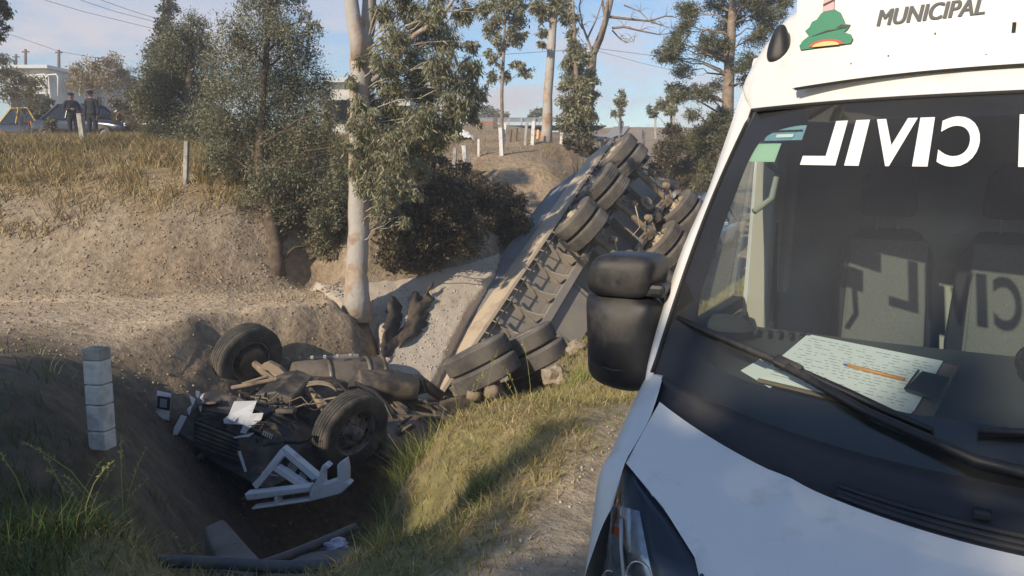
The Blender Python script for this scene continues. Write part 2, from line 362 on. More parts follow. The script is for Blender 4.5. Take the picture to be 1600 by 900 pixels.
def masks(x, y):
    t = RQ[0] * x + RQ[1] * y; s_ = RD[0] * x + RD[1] * y
    road = sstep(-2.0, -1.35, t + .25 * fbm(x, y, 1.5, 3, 5)) * (1 - sstep(26, 30, s_))
    return t, s_, road
def gz(x, y):
    x = np.asarray(x, float); y = np.asarray(y, float)
    z = base_z(x, y); t, s_, road = masks(x, y)
    e = .05
    sl = np.hypot(base_z(x + e, y) - z, base_z(x, y + e) - z) / e
    amp = np.clip(.04 + .20 * np.clip(sl - .3, 0, 1.0), 0, .22) * (1 - .9 * road)
    z = z + amp * (fbm(x, y, 1.1, 5, 1) + .5 * fbm(x, y, 4.2, 4, 9)) + .03 * fbm(x, y, 7, 3, 3) * (1 - .6 * road)
    rill = np.abs(vnoise(x * 2.3 + .6 * fbm(x, y, 1, 3, 40), y * .35, 21) - .5) * 2
    z = z - np.clip(sl - .45, 0, .6) * .20 * (1 - rill) ** 2 * (1 - road)
    return z
def gz1(x, y): return float(gz(np.array([x]), np.array([y]))[0])

NG = 340
uu = np.linspace(-1, 1, NG)
gx = -2.0 + 2.0 * np.sinh(5 * uu); gy = 9.5 + 2.0 * np.sinh(5 * uu)
GX, GY = np.meshgrid(gx, gy, indexing='ij'); GX = GX.ravel(); GY = GY.ravel()
GZ = gz(GX, GY)
def mesh_np(name, V, F, mats, cols=None, cname='lc', smooth=True):
    me = bpy.data.meshes.new(name); V = np.asarray(V, np.float32); F = np.asarray(F, np.int32)
    me.vertices.add(len(V)); me.vertices.foreach_set('co', V.ravel())
    k = F.shape[1]; me.loops.add(F.size); me.loops.foreach_set('vertex_index', F.ravel())
    me.polygons.add(len(F)); me.polygons.foreach_set('loop_start', np.arange(0, F.size, k, dtype=np.int32))
    if smooth: me.polygons.foreach_set('use_smooth', np.ones(len(F), bool))
    for m in (mats if isinstance(mats, (list, tuple)) else [mats]): me.materials.append(m)
    if cols is not None:
        a = me.attributes.new(cname, 'FLOAT_COLOR', 'POINT')
        c = np.ones((len(V), 4), np.float32); c[:, :3] = cols; a.data.foreach_set('color', c.ravel())
    me.update(calc_edges=True); me.validate(); return me
def gridfaces(nu, nv):
    i, j = np.meshgrid(np.arange(nu - 1), np.arange(nv - 1), indexing='ij'); a = (i * nv + j).ravel()
    return np.stack([a, a + nv, a + nv + 1, a + 1], 1)
def mixc(c, d, w): return c * (1 - w[:, None]) + np.array(d)[None] * w[:, None]
def ground_cols(x, y, z):
    t, s_, road = masks(x, y); n1 = fbm(x, y, .8, 4, 31); n2 = fbm(x, y, 3, 4, 33)
    c = np.tile(np.array((.55, .43, .29)), (len(x), 1))
    e_ = .12; sl = np.hypot(base_z(x + e_, y) - base_z(x, y), base_z(x, y + e_) - base_z(x, y)) / e_
    c = mixc(c, (.36, .285, .20), sstep(.25, .65, sl))                            # dry tan soil
    c = mixc(c, (.29, .215, .14), sstep(.02, .22, n1 + .5 * n2) * sstep(.2, .6, sl) * .9)
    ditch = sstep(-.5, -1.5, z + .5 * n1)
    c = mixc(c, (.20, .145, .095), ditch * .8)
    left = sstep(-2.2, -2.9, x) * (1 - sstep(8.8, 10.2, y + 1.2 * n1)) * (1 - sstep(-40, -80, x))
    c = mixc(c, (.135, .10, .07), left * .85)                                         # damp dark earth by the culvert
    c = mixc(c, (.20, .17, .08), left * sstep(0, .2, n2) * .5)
    dry = sstep(1.0, 1.7, z + .9 * n1) * sstep(12, 14, y)
    c = mixc(c, (.33, .24, .115), dry * .85)
    verge = sstep(-4.8, -3.9, t) * (1 - road) * (1 - sstep(20, 24, s_)) * sstep(-1, 1.2, s_)
    c = mixc(c, (.36, .27, .13), verge * .9); c = mixc(c, (.20, .20, .075), verge * sstep(.0, .2, n1 + .6 * n2) * .7)
    c = mixc(c, (.44, .37, .28), road * .95)
    asph = sstep(.9, 1.1, t + .1 * n2) * (1 - sstep(26, 30, s_)) * 0
    hill = sstep(-5, -3, x) * sstep(18, 20.5, y)
    c = mixc(c, (.40, .295, .20), hill * .8); c = mixc(c, (.30, .22, .12), hill * sstep(.02, .2, n1) * .7)
    n3 = fbm(x, y, 9, 3, 37)
    return c * (1 + (.45 * n2 + .5 * n3 * sstep(.25, .6, sl))[:, None])
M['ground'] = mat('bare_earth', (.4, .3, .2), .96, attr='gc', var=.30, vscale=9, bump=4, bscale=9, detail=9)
# asphalt carriageway right of the shoulder
V = []; NS, NT = 80, 6
for i in range(NS + 1):
    for j in range(NT + 1):
        s_ = -40 + 68 * i / NS; t_ = 1.6 + 7 * j / NT; p = st(s_, t_); V.append((*p, 0.035))
struct(link('road', mesh_np('road', V, gridfaces(NS + 1, NT + 1), M['asphalt'])))
mbm = MB()
for k in range(-6, 5): 
    a = st(k * 5.5, 5.0); b = st(k * 5.5 + 2.2, 5.0); mbm.beam((*a, .0405), (*b, .0405), .12, .003)
struct(mbm.build('lane_marking', M['postwhite']))

# ------------------------------------------------------------------ spilled gravel
GA, GB, GC = P(570, 447, 13.9), P(720, 480, 14.1), P(640, 600, 12.4)
GN = (GB - GA).cross(GC - GA).normalized(); GN = -GN if GN.z < 0 else GN
def gravel_pt(px, py):
    """where the line of sight through (px,py) meets the slope of the heap"""
    o = Vector((0, 0, CAM_H)); d = P(px, py, 1) - o; return o + d * ((GA - o).dot(GN) / d.dot(GN))
GPOLY = np.array([q[:2] for q in [P(480, 443, 13.8), P(530, 446, 13.8), P(570, 445, 14.0)] + [gravel_pt(*q) for q in ((640, 433), (690, 419), (760, 400), (800, 387), (850, 350), (846, 352), (792, 405), (734, 470), (698, 545), (674, 600), (658, 650), (612, 648), (600, 570), (590, 500))] + [P(560, 466, 13.2)]])
def gravel_z(x, y):
    zp = GA[2] - (GN[0] * (x - GA[0]) + GN[1] * (y - GA[1])) / GN[2]
    k_ = .12; cap = -.16 + .06 * (y - 13); hh = np.clip(.5 + .5 * (cap - zp) / k_, 0, 1); zp_ = cap * (1 - hh) + zp * hh - k_ * hh * (1 - hh); zp = np.where(x < -1.6, zp_, np.minimum(zp, .45))
    n = len(GPOLY); inside = np.zeros(x.shape, bool); dist = np.full(x.shape, 1e9)
    for i in range(n):
        p, q = GPOLY[i], GPOLY[(i + 1) % n]
        c = ((p[1] > y) != (q[1] > y)) & (x < (q[0] - p[0]) * (y - p[1]) / (q[1] - p[1] + 1e-12) + p[0]); inside ^= c
        e_ = q - p; tt = np.clip(((x - p[0]) * e_[0] + (y - p[1]) * e_[1]) / (e_ @ e_), 0, 1)
        dist = np.minimum(dist, np.hypot(x - p[0] - tt * e_[0], y - p[1] - tt * e_[1]))
    sd = np.where(inside, dist, -dist) + .12 * fbm(x, y, 1.6, 3, 50)
    return zp + .10 * fbm(x, y, 1.3, 4, 51) + .05 * fbm(x, y, 6, 3, 52) - 1.2 * sstep(.02, -.18, sd), sd
TRL = np.array((2.623, 16.236, .81)); TRA = np.array(((.747, .043, -.664), (.429, .731, .53), (.509, -.68, .527)))
def in_trailer(x, y, z, mrg=.0):
    q = (np.c_[x, y, z] - TRL) @ TRA.T; side = -1.25 - np.clip((-q[:, 2] - .5) / 1.1, 0, 1) * .5
    return (q[:, 0] > side - mrg) & (q[:, 1] > -6.1) & (q[:, 1] < 2.4) & (q[:, 2] > -1.75)
def carve(x, y, z, mrg):
    """sink the surface until it no longer cuts through the trailer body"""
    z = z.copy()
    for _ in range(36):
        k_ = in_trailer(x, y, z, mrg)
        if not k_.any(): break
        z[k_] -= .12
    return z
_m = (GX > -6) & (GX < 4) & (GY > 9.5) & (GY < 21)
_zg, _sd = gravel_z(GX[_m], GY[_m]); _w = sstep(-.55, -.1, _sd); GZ[_m] = np.where(_w > 0, np.minimum(GZ[_m], (_zg + 1.2 * sstep(.02, -.18, _sd) - .07) * _w + (1 - _w) * GZ[_m]), GZ[_m])
_m = (GX > -5) & (GX < 6) & (GY > 8.5) & (GY < 21); GZ[_m] = carve(GX[_m], GY[_m], GZ[_m], .12)
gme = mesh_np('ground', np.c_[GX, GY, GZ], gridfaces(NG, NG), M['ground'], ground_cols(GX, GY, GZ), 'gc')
struct(link('ground', gme))

nx, ny = 190, 210
x0, y0 = np.meshgrid(np.linspace(-4.6, 3.0, nx), np.linspace(11.6, 21, ny), indexing='ij'); x0 = x0.ravel(); y0 = y0.ravel()
z0, sd0 = gravel_z(x0, y0); F = gridfaces(nx, ny); z0 = carve(x0, y0, z0, .08)
keep = (sd0[F] > -.5).all(1)
go = link('gravel_pile', mesh_np('gravel_pile', np.c_[x0, y0, z0], F[keep], M['gravel']))
tag(go, 'pale crushed gravel spilled from the overturned trailer into the ditch', 'gravel', kind='stuff')

# loose stones lying on pile, track and shoulder
def stone_mesh():
    me = bpy.data.meshes.new('s'); bm = bmesh.new(); bmesh.ops.create_icosphere(bm, subdivisions=1, radius=1)
    V = np.array([v.co[:] for v in bm.verts]); Fs = np.array([[v.index for v in f.verts] for f in bm.faces]); bm.free(); bpy.data.meshes.remove(me); return V, Fs
SV, SF = stone_mesh()
def scatter_stones(name, xs, ys, zs, size, m, label, cols):
    n = len(xs); sc = size * (.4 + RNG.random(n) ** 2 * 1.6)
    V = SV[None] * (1 + .35 * (RNG.random((n, len(SV), 1)) - .5)) * (sc[:, None, None] * (.6 + .6 * RNG.random((n, 1, 3))))
    V = V + np.stack([xs, ys, zs + sc * .2], 1)[:, None]
    F = SF[None] + (np.arange(n) * len(SV))[:, None, None]
    c = np.repeat(np.array(cols)[RNG.integers(0, len(cols), n)], len(SV), 0)
    o = link(name, mesh_np(name, V.reshape(-1, 3), F.reshape(-1, 3), m, c, 'lc', smooth=False))
    return tag(o, label, 'stones', kind='stuff')
M['pebble'] = mat('pebble', (.4, .35, .28), .95, attr='lc', var=.2, vscale=30)
xs = RNG.uniform(-4.4, 2.8, 34000); ys = RNG.uniform(11.8, 20.8, 34000); zs, sd = gravel_z(xs, ys); zg = gz(xs, ys)
k = (sd > -.1) & (zs > zg - .05) & ~in_trailer(xs, ys, zs, .05); k &= RNG.random(len(xs)) < .75
scatter_stones('gravel_stones', xs[k], ys[k], zs[k], .011, M['pebble'], 'loose stones lying over the spilled gravel pile', [(.56, .49, .40), (.46, .40, .32), (.62, .56, .46), (.38, .32, .26)])
xs = RNG.uniform(-.6, 5, 9000); ys = RNG.uniform(2.4, 11, 9000); t, s_, rd = masks(xs, ys); k = (rd > .5) & (t < 1.4)
scatter_stones('shoulder_pebbles', xs[k], ys[k], gz(xs[k], ys[k]), .006, M['pebble'], 'small pale pebbles strewn over the dirt shoulder beside the van', [(.45, .40, .33), (.34, .30, .25), (.52, .47, .40)])
xs = np.r_[RNG.uniform(-9, -2.5, 1600), RNG.uniform(-12, -3, 5000)]; ys = np.r_[RNG.uniform(8.5, 12.3, 1600), RNG.uniform(12.2, 15, 5000)]
scatter_stones('soil_clods', xs, ys, gz(xs, ys), .014, M['pebble'], 'clods of dry soil on the dirt track and along the embankment foot', [(.36, .27, .17), (.28, .2, .125), (.42, .33, .22)])

# ------------------------------------------------------------------ grass
def blades(name, xs, ys, h, w, cols, label, lean=.35, zfun=gz, cat='grass', leandir=None, kind='stuff', zs=None, curve=.5):
    n = len(xs); zs = zfun(xs, ys) if zs is None else zs
    a = RNG.uniform(0, 2 * np.pi, n); hh = h * (.45 + .75 * RNG.random(n)); ww = w * (.6 + .8 * RNG.random(n))
    b = RNG.uniform(0, 2 * np.pi, n) if leandir is None else leandir + RNG.normal(0, .5, n)
    ln = lean * (.3 + 1.2 * RNG.random(n))
    side = np.stack([np.cos(a), np.sin(a), np.zeros(n)], 1) * ww[:, None] * .5
    ld = np.stack([np.cos(b), np.sin(b), np.zeros(n)], 1)
    base = np.stack([xs, ys, zs - .015], 1); up = np.array((0, 0, 1.))
    m1 = base + up * (hh * .5)[:, None] + ld * (hh * ln * curve * .6)[:, None]
    tp = base + up * (hh * (1 - .25 * ln))[:, None] + ld * (hh * ln)[:, None]
    V = np.stack([base - side, base + side, m1 + side * .7, m1 - side * .7, tp + side * .1, tp - side * .1], 1).reshape(-1, 3)
    o = np.arange(n) * 6
    F = np.concatenate([np.stack([o, o + 1, o + 2, o + 3], 1), np.stack([o + 3, o + 2, o + 4, o + 5], 1)])
    cl = np.array(cols); ci = cl[RNG.integers(0, len(cl), n)] * (.75 + .5 * RNG.random((n, 1)))
    ob = link(name, mesh_np(name, V, F, M['leaf'], np.repeat(ci, 6, 0)))
    if label: tag(ob, label, cat, kind=kind)
    return ob
def tufted(n_t, per, xr, yr, ok, spread):
    cx = RNG.uniform(*xr, n_t); cy = RNG.uniform(*yr, n_t); k = ok(cx, cy); cx, cy = cx[k], cy[k]
    xs = (cx[:, None] + RNG.normal(0, spread, (len(cx), per))).ravel(); ys = (cy[:, None] + RNG.normal(0, spread, (len(cx), per))).ravel(); return xs, ys
DRY = [(.42, .31, .14), (.34, .24, .105), (.50, .39, .19), (.28, .20, .09)]
# dry grass over the embankment top and the hillside
def ok_dry(x, y):
    z = base_z(x, y); n = fbm(x, y, .6, 3, 61); return (z > .85 + 1.5 * n) & (y > 12.5) & (RNG.random(len(x)) < np.clip(.75 + 1.2 * n, .1, 1))
xs, ys = tufted(7500, 16, (-22, -2), (13, 34), ok_dry, .10)
blades('dry_grass', xs, ys, .34, .018, DRY + [(.22, .21, .08)], 'tall dry straw grass covering the embankment top on the left', .8)
xs, ys = tufted(1700, 9, (-4, 14), (21, 56), lambda x, y: (base_z(x, y) > 1.5), .2)
blades('hillside_grass', xs, ys, .13, .02, DRY + [(.30, .21, .12), (.25, .17, .1)], 'short dry grass on the far hillside below the fence posts', .7)
# verge
GRN = [(.30, .29, .085), (.23, .24, .065), (.36, .33, .11), (.48, .39, .19), (.52, .42, .22)]
def ok_verge(x, y):
    t, s_, rd = masks(x, y); n = fbm(x, y, 1.1, 3, 71); return (t > -4.9) & (t < -1.75 + .9 * n) & (s_ > 1.6) & (s_ < 22) & (base_z(x, y) > -1.9)
xs, ys = tufted(21000, 10, (-2.2, 6.5), (3.0, 20), ok_verge, .06)
blades('verge_grass', xs, ys, .095, .007, GRN + [(.40, .30, .13), (.44, .34, .15)], 'short patchy green and straw grass on the sunny verge', .9)
def ok_v2(x, y):
    t, s_, rd = masks(x, y); n = fbm(x, y, 1.4, 3, 73); return (t > -2.35 + .3 * n) & (t < -1.6 + .5 * n) & (s_ > 1.6) & (s_ < 16)
xs, ys = tufted(1600, 30, (-1, 5), (3, 16), ok_v2, .07)
blades('verge_edge_grass', xs, ys, .075, .005, [(.17, .22, .05), (.24, .26, .07), (.32, .30, .11)], 'low green grass line along the edge of the dirt shoulder', .9)
# long tufts at the lip of the ditch
def clump(name, c, n, h, sp, cols, label, lean=.55, w=.007, cat='grass'):
    r = np.abs(RNG.normal(0, sp, n)); a = RNG.uniform(0, 6.283, n); x = c[0] + r * np.cos(a); y = c[1] + r * np.sin(a)
    o = blades(name, x, y, h, w, cols, None, lean); return tag(o, label, cat, 'grass tufts around the ditch', 'stuff')
LG = [(.30, .33, .09), (.22, .26, .07), (.40, .39, .14), (.50, .44, .20)]
for (px, py, f, n, h, sp, lab) in [(640, 722, 6.6, 620, .62, .16, 'tall bright green grass tuft beside the wheel of the upturned cab'), (600, 735, 6.3, 260, .50, .13, 'dark green grass tuft left of the brightest tuft at the ditch lip'),
                              (690, 690, 7.2, 240, .42, .16, 'thin green tuft behind the brightest tuft beside the fuel tank'), (905, 600, 8.6, 420, .38, .2, 'green tuft just left of the black van mirror'),
                              (850, 615, 8.6, 260, .3, .22, 'low green tuft below the rear tyres of the upturned cab'), (775, 655, 7.8, 240, .36, .2, 'feathery grass tuft in front of the two grooved rear tyres'),
                              (745, 785, 4.9, 260, .3, .07, 'spiky dry green tuft on the verge at the shadow edge'), (640, 850, 4.5, 220, .30, .08, 'small green weed tuft near the bottom of the verge'),
                              (585, 800, 5.4, 300, .42, .13, 'straw green tuft by the dark pit under the cab'), (590, 885, 4.2, 240, .3, .1, 'loose grass tuft above the concrete slab')]:
    p = P(px, py, f); clump('grass_tuft', p, n, h * .68, sp, LG, lab)
# feathery seeded weed
wd = P(580, 800, 5.3)
def seedy(name, c, n, h, sp, label, cols, headc):
    """stalks with seed heads: parts stalks and seed heads share one mesh per weed"""
    V = []; F = []; Cc = []
    for k in range(n):
        x, y = c[0] + random.gauss(0, sp), c[1] + random.gauss(0, sp); z = gz1(x, y); a = random.uniform(0, 6.28); hh = h * random.uniform(.6, 1.15); l = random.uniform(.15, .6) * hh
        pts = [Vector((x + math.cos(a) * l * q * q, y + math.sin(a) * l * q * q, z + hh * (q - .18 * q * q))) for q in (0, .3, .6, .85, 1)]
        mb = MB(); mb.tube(pts, [.0032, .003, .0025, .002, .001], 4, False); o = len(V); V += mb.v; F += [tuple(o + i for i in f) for f in mb.f]; Cc += [random.choice(cols)] * len(mb.v)
        for q in range(22):
            u = random.uniform(.62, 1); i = min(int(u * 4), 3); b = pts[i].lerp(pts[i + 1], min(1, max(0, u * 4 - i))); d = Vector((random.gauss(0, 1), random.gauss(0, 1), random.gauss(.6, 1))).normalized() * hh * .085 * (1.25 - u)
            w_ = Vector((random.gauss(0, 1), random.gauss(0, 1), random.gauss(0, 1))).normalized() * .004
            o = len(V); V += [tuple(b), tuple(b + d * .5 + w_), tuple(b + d), tuple(b + d * .5 - w_)]; F.append((o, o + 1, o + 2, o + 3)); Cc += [random.choice(headc)] * 4
    me = bpy.data.meshes.new(name); me.from_pydata(V, [], F); me.materials.append(M['leaf'])
    at = me.attributes.new('lc', 'FLOAT_COLOR', 'POINT'); at.data.foreach_set('color', np.c_[np.array(Cc), np.ones(len(Cc))].astype(np.float32).ravel())
    return tag(link(name, me), label, 'weed', 'seeding weeds around the ditch', 'stuff')
seedy('seeding_weed', wd, 34, .55, .12, 'pale feathery weed lit by sun above the dark pit', [(.32, .33, .12)], [(.45, .40, .18), (.36, .36, .14)])
for (px, py, f, n, h, lab) in [(105, 830, 4.1, 10, .62, 'tall seeding grass stalks furthest left in the shaded foreground'), (185, 800, 4.4, 12, .70, 'arching seeding grass stalks right of the white post in the shade'), (300, 800, 4.7, 8, .42, 'short bent seeding stalks in the shade near the grille'),
                          (790, 640, 8, 8, .85, 'tall thin seeding stalks before the grooved tyres of the cab'), (730, 690, 7.2, 8, .7, 'thin seeding stalks rising in front of the tan hub'), (915, 585, 8.9, 10, .5, 'seeding stalks beside the van mirror')]:
    seedy('seeding_weed', P(px, py, f), n, h, .16, lab, [(.40, .40, .13), (.34, .36, .1)], [(.48, .44, .17), (.42, .40, .15)])
# shaded grass in the left foreground
def ok_near(x, y):
    n = fbm(x, y, 1.2, 3, 81); return (x < -1.95 - .22 * (y - 3)) & (base_z(x, y) > -.8) & (RNG.random(len(x)) < np.clip(1.2 - .8 * (y - 3.5) + 1.0 * n, .015, 1))
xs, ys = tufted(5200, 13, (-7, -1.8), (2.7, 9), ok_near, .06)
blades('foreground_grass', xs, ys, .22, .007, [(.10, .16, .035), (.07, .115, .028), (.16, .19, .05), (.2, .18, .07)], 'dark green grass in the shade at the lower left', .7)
# ------------------------------------------------------------------ trees and shrubs
def leaves(centres, radii, n, lw, ll, cols, droop=0., flat=.0, shell=.55, seed=1):
    """n leaf faces in the given clumps: gaussian twig clusters inside every clump. droop 1 = leaves hang."""
    rng = np.random.default_rng(seed); C = np.asarray(centres, float); Rr = np.asarray(radii, float)
    if Rr.ndim == 1: Rr = np.repeat(Rr[:, None], 3, 1)
    wgt = Rr.prod(1) ** (2 / 3); wgt /= wgt.sum(); cnt = np.maximum(8, (wgt * n).astype(int))
    pos = []; tint = []
    for c, r, k in zip(C, Rr, cnt):
        nt_ = max(3, k // 26); d = rng.normal(size=(nt_, 3)); d /= np.linalg.norm(d, axis=1)[:, None]
        rad = shell + (1 - shell) * rng.random(nt_) ** .6; rad[rng.random(nt_) < .3] *= rng.random()
        tc = c + d * r * rad[:, None]
        idx = rng.integers(0, nt_, k); p = tc[idx] + rng.normal(size=(k, 3)) * (r.mean() * .17)
        pos.append(p); tint.append((.6 + .75 * rng.random(nt_))[idx])
    p = np.concatenate(pos); tint = np.concatenate(tint); k = len(p)
    ax = rng.normal(size=(k, 3)); ax[:, 2] = ax[:, 2] * (1 - droop) - droop * 2.0; ax /= np.linalg.norm(ax, axis=1)[:, None]
    sd = np.cross(ax, rng.normal(size=(k, 3))); sd /= np.linalg.norm(sd, axis=1)[:, None] + 1e-9
    s = (.65 + .7 * rng.random(k))[:, None]
    a = p; b = p + ax * ll * .45 * s + sd * lw * .5 * s; c_ = p + ax * ll * s; d_ = p + ax * ll * .45 * s - sd * lw * .5 * s
    V = np.stack([a, b, c_, d_], 1).reshape(-1, 3); F = np.arange(4 * k).reshape(k, 4)
    cl = np.array(cols); cc = cl[rng.integers(0, len(cl), k)] * tint[:, None] * (.8 + .4 * rng.random((k, 1)))
    return V, F, np.repeat(cc, 4, 0)
def limb(mb, a, b, r0, r1, sag=.0, wob=.06, n=5, sides=6):
    a, b = Vector(a), Vector(b); L = (b - a).length; pts = []
    for i in range(n + 1):
        t = i / n; p = a.lerp(b, t); w = math.sin(math.pi * t) * L * wob
        pts.append(p + Vector((random.uniform(-w, w), random.uniform(-w, w), random.uniform(-w, w) + sag * L * math.sin(math.pi * t))))
    mb.tube(pts, [r0 + (r1 - r0) * (i / n) ** .8 for i in range(n + 1)], sides, False); return pts
def make_tree(name, label, trunk, tr, clumps, n, lw, ll, cols, bark, droop=0., cat='tree', group=None, seed=1, limbs=True, shell=.55, extra=None, squash=1.0, twig=.006, lr=.35):
    """trunk: list of points; tr: radii; clumps: (point, radius); limbs run from the trunk into each clump"""
    base = Vector(trunk[0]); t = thing(name, label, cat, base, group=group)
    mb = MB(); pts = [Vector(p) for p in trunk]
    # resample with wobble
    fine = []; fr = []
    for i in range(len(pts) - 1):
        for q in range(4):
            u = q / 4; p = pts[i].lerp(pts[i + 1], u); j = tr[i] * .10
            fine.append(p + Vector((random.uniform(-j, j), random.uniform(-j, j), 0))); fr.append(tr[i] + (tr[i + 1] - tr[i]) * u)
    fine.append(pts[-1]); fr.append(tr[-1])
    fine[0] = fine[0] - Vector((0, 0, .25)); fr[0] *= 1.25
    mb.tube(fine, fr, 10, True)
    C = [Vector(c) for c, r in clumps]; Rr = [r if hasattr(r, '__len__') else (r, r, r * squash) for c, r in clumps]
    if limbs:
        for c, r in zip(C, Rr):
            cand = [i for i, p in enumerate(fine) if p.z < c.z - .1 * r[0]] or [0]
            i = min(cand, key=lambda q: (fine[q] - c).length + max(0, fine[q].z - c.z + .3) * 2)
            pt = limb(mb, fine[i], c, fr[i] * lr + .004, .008, .06)
            for q in range(4):
                d = Vector((random.gauss(0, 1), random.gauss(0, 1), random.gauss(.2, .8))).normalized() * r[0] * .9
                limb(mb, pt[random.randint(2, 5)], c + d, .010, .003, 0, .08, 3, 4)
    if extra: extra(mb)
    mb.build('trunk', bark, t, smooth=True)
    if n:
        V, F, cc = leaves(C, Rr, n, lw, ll, cols, droop, seed=seed, shell=shell)
        link('crown', mesh_np('crown', V, F, M['leaf'], cc, smooth=False), t)
    return t
def pc(lst, f, df=.6, k=.88):
    """clumps given as (px, py, radius_px): spread in depth around f"""
    out = []
    for i, (x, y, r) in enumerate(lst):
        ff = f + random.uniform(-df, df); out.append((P(x, y, ff), r * k / FPX * ff))
    return out
def G(px, py, f):
    """point on the ground below direction px at distance f"""
    p = P(px, py, f); p.z = gz1(p.x, p.y); return p
JUN = [(.195, .21, .125), (.155, .17, .10), (.25, .25, .15), (.23, .205, .125), (.28, .26, .16)]
EUC = [(.25, .26, .145), (.32, .32, .18), (.18, .195, .11), (.36, .335, .20), (.28, .225, .14)]
DKS = [(.10, .092, .052), (.078, .082, .045), (.15, .12, .07), (.19, .145, .09)]
PIN = [(.15, .16, .08), (.115, .13, .066), (.19, .185, .095), (.23, .20, .11)]

# two broad junipers left of the eucalyptus
b1 = G(432, 430, 13.9)
make_tree('juniper_tree', 'broad dark green juniper tree with low trunk left of the eucalyptus', [b1, P(430, 385, 14.1), P(420, 330, 14.3), P(405, 250, 14.4), P(410, 150, 14.6), P(418, 60, 14.6), P(420, 5, 14.6)], [.15, .13, .11, .09, .07, .05, .03],
    pc([(405, 18, 44), (372, 60, 44), (440, 52, 40), (468, 80, 36), (355, 110, 46), (410, 105, 55), (462, 130, 52), (500, 140, 30), (360, 160, 50), (420, 170, 56), (480, 185, 50), (340, 205, 40), (395, 225, 56), (455, 240, 52), (505, 225, 30), (362, 262, 44), (420, 285, 46), (470, 300, 44), (500, 320, 36), (440, 335, 36), (455, 380, 30), (500, 375, 34), (525, 340, 24), (395, 300, 34), (510, 180, 24), (487, 45, 18), (476, 28, 14), (415, -20, 40), (450, -10, 30), (350, 300, 30), (375, 325, 28), (415, 350, 20), (480, 345, 30), (520, 300, 30), (530, 265, 24), (535, 230, 18), (345, 245, 26)], 14.6, .9, .95),
    92000, .018, .065, JUN, M['bark_dark'], seed=11, shell=.35)
make_tree('juniper_tree', 'wide low juniper tree whose crown touches the parked cars', [G(300, 270, 19.5), P(300, 220, 19.5), P(295, 150, 19.6), P(300, 80, 19.7), P(300, 45, 19.7)], [.2, .15, .11, .07, .03],
    pc([(300, 45, 26), (275, 62, 28), (318, 70, 22), (265, 100, 38), (305, 105, 36), (240, 130, 32), (280, 145, 44), (320, 150, 34), (235, 170, 34), (270, 195, 44), (315, 195, 40), (240, 215, 28), (290, 235, 40), (325, 240, 36), (262, 250, 26), (225, 150, 20), (340, 275, 30), (310, 275, 28)], 19.7, 1.0, .98),
    66000, .022, .075, JUN, M['bark_dark'], seed=12, shell=.35)
make_tree('cypress_tree', 'narrow pointed cypress standing behind the low juniper', [G(258, 190, 32), P(258, 120, 32), P(260, 40, 32), P(263, -40, 32)], [.2, .16, .1, .03],
    pc([(264, -40, 14), (263, -10, 14), (262, 15, 16), (258, 40, 19), (256, 65, 23), (250, 88, 24), (262, 100, 24), (248, 120, 26), (265, 130, 26)], 32, .3), 13000, .06, .13, DKS + JUN[:2], M['bark_dark'], seed=13, shell=.3)
# big eucalyptus
eb = P(556, 458, 13.1); eb.z = gz1(eb.x, eb.y)
def euc_extra(mb):
    mb.tube([P(562, 95, 13.05), P(558, 60, 13.0), P(551, 20, 12.95), P(544, -40, 12.9), P(535, -160, 12.8)], [.15, .14, .125, .11, .08], 9)
    mb.tube([P(566, 90, 13.1), P(575, 40, 13.2), P(577, 0, 13.2), P(580, -90, 13.2), P(590, -200, 13.2)], [.15, .13, .12, .10, .08], 9)
    mb.tube([P(566, 140, 13.2), P(612, 100, 13.0), P(648, 55, 12.9), P(690, 27, 12.8), P(735, -40, 12.7)], [.06, .05, .045, .035, .02], 6)
    mb.tube([P(565, 200, 13.2), P(610, 140, 13.4), P(640, 82, 13.5), P(670, 66, 13.6), P(700, 60, 13.6)], [.05, .04, .035, .025, .01], 6)
euc_cl = [(600, 20, 26), (640, 15, 30), (680, 20, 30), (720, 18, 26), (755, 10, 20), (690, -25, 40), (620, -30, 40), (620, 60, 32), (662, 55, 34), (700, 60, 28), (735, 70, 16), (600, 95, 30), (645, 100, 34), (690, 100, 36), (730, 110, 28), (575, 120, 24), (615, 135, 30), (665, 140, 36), (710, 145, 38), (745, 140, 22), (560, 95, 14), (570, 160, 28), (610, 175, 30), (660, 180, 36), (705, 190, 32), (735, 175, 24), (572, 200, 32), (620, 215, 34), (670, 222, 30), (575, 245, 34), (615, 255, 36), (655, 258, 26), (570, 285, 28), (610, 295, 34), (640, 300, 24), (590, 325, 20), (622, 335, 22), (602, 350, 12), (636, 345, 14), (682, 215, 22), (640, 235, 22)]
make_tree('eucalyptus_tree', 'large eucalyptus with peeling pale trunk and hanging leaves in the centre left', [eb, P(557, 430, 13.1), P(560, 380, 13.1), P(562, 300, 13.1), P(562, 200, 13.1), P(563, 130, 13.1), P(563, 85, 13.1)], [.235, .19, .18, .175, .17, .17, .185],
    pc(euc_cl, 13.1, .8, .80) + pc([(552, 125, 14), (562, 160, 18), (553, 195, 18), (566, 230, 20), (556, 258, 18), (572, 285, 16), (580, 180, 16), (545, 225, 12)], 12.75, .1), 42000, .021, .11, EUC, M['bark_euc'], droop=.62, seed=14, extra=euc_extra, shell=.3, lr=.05)
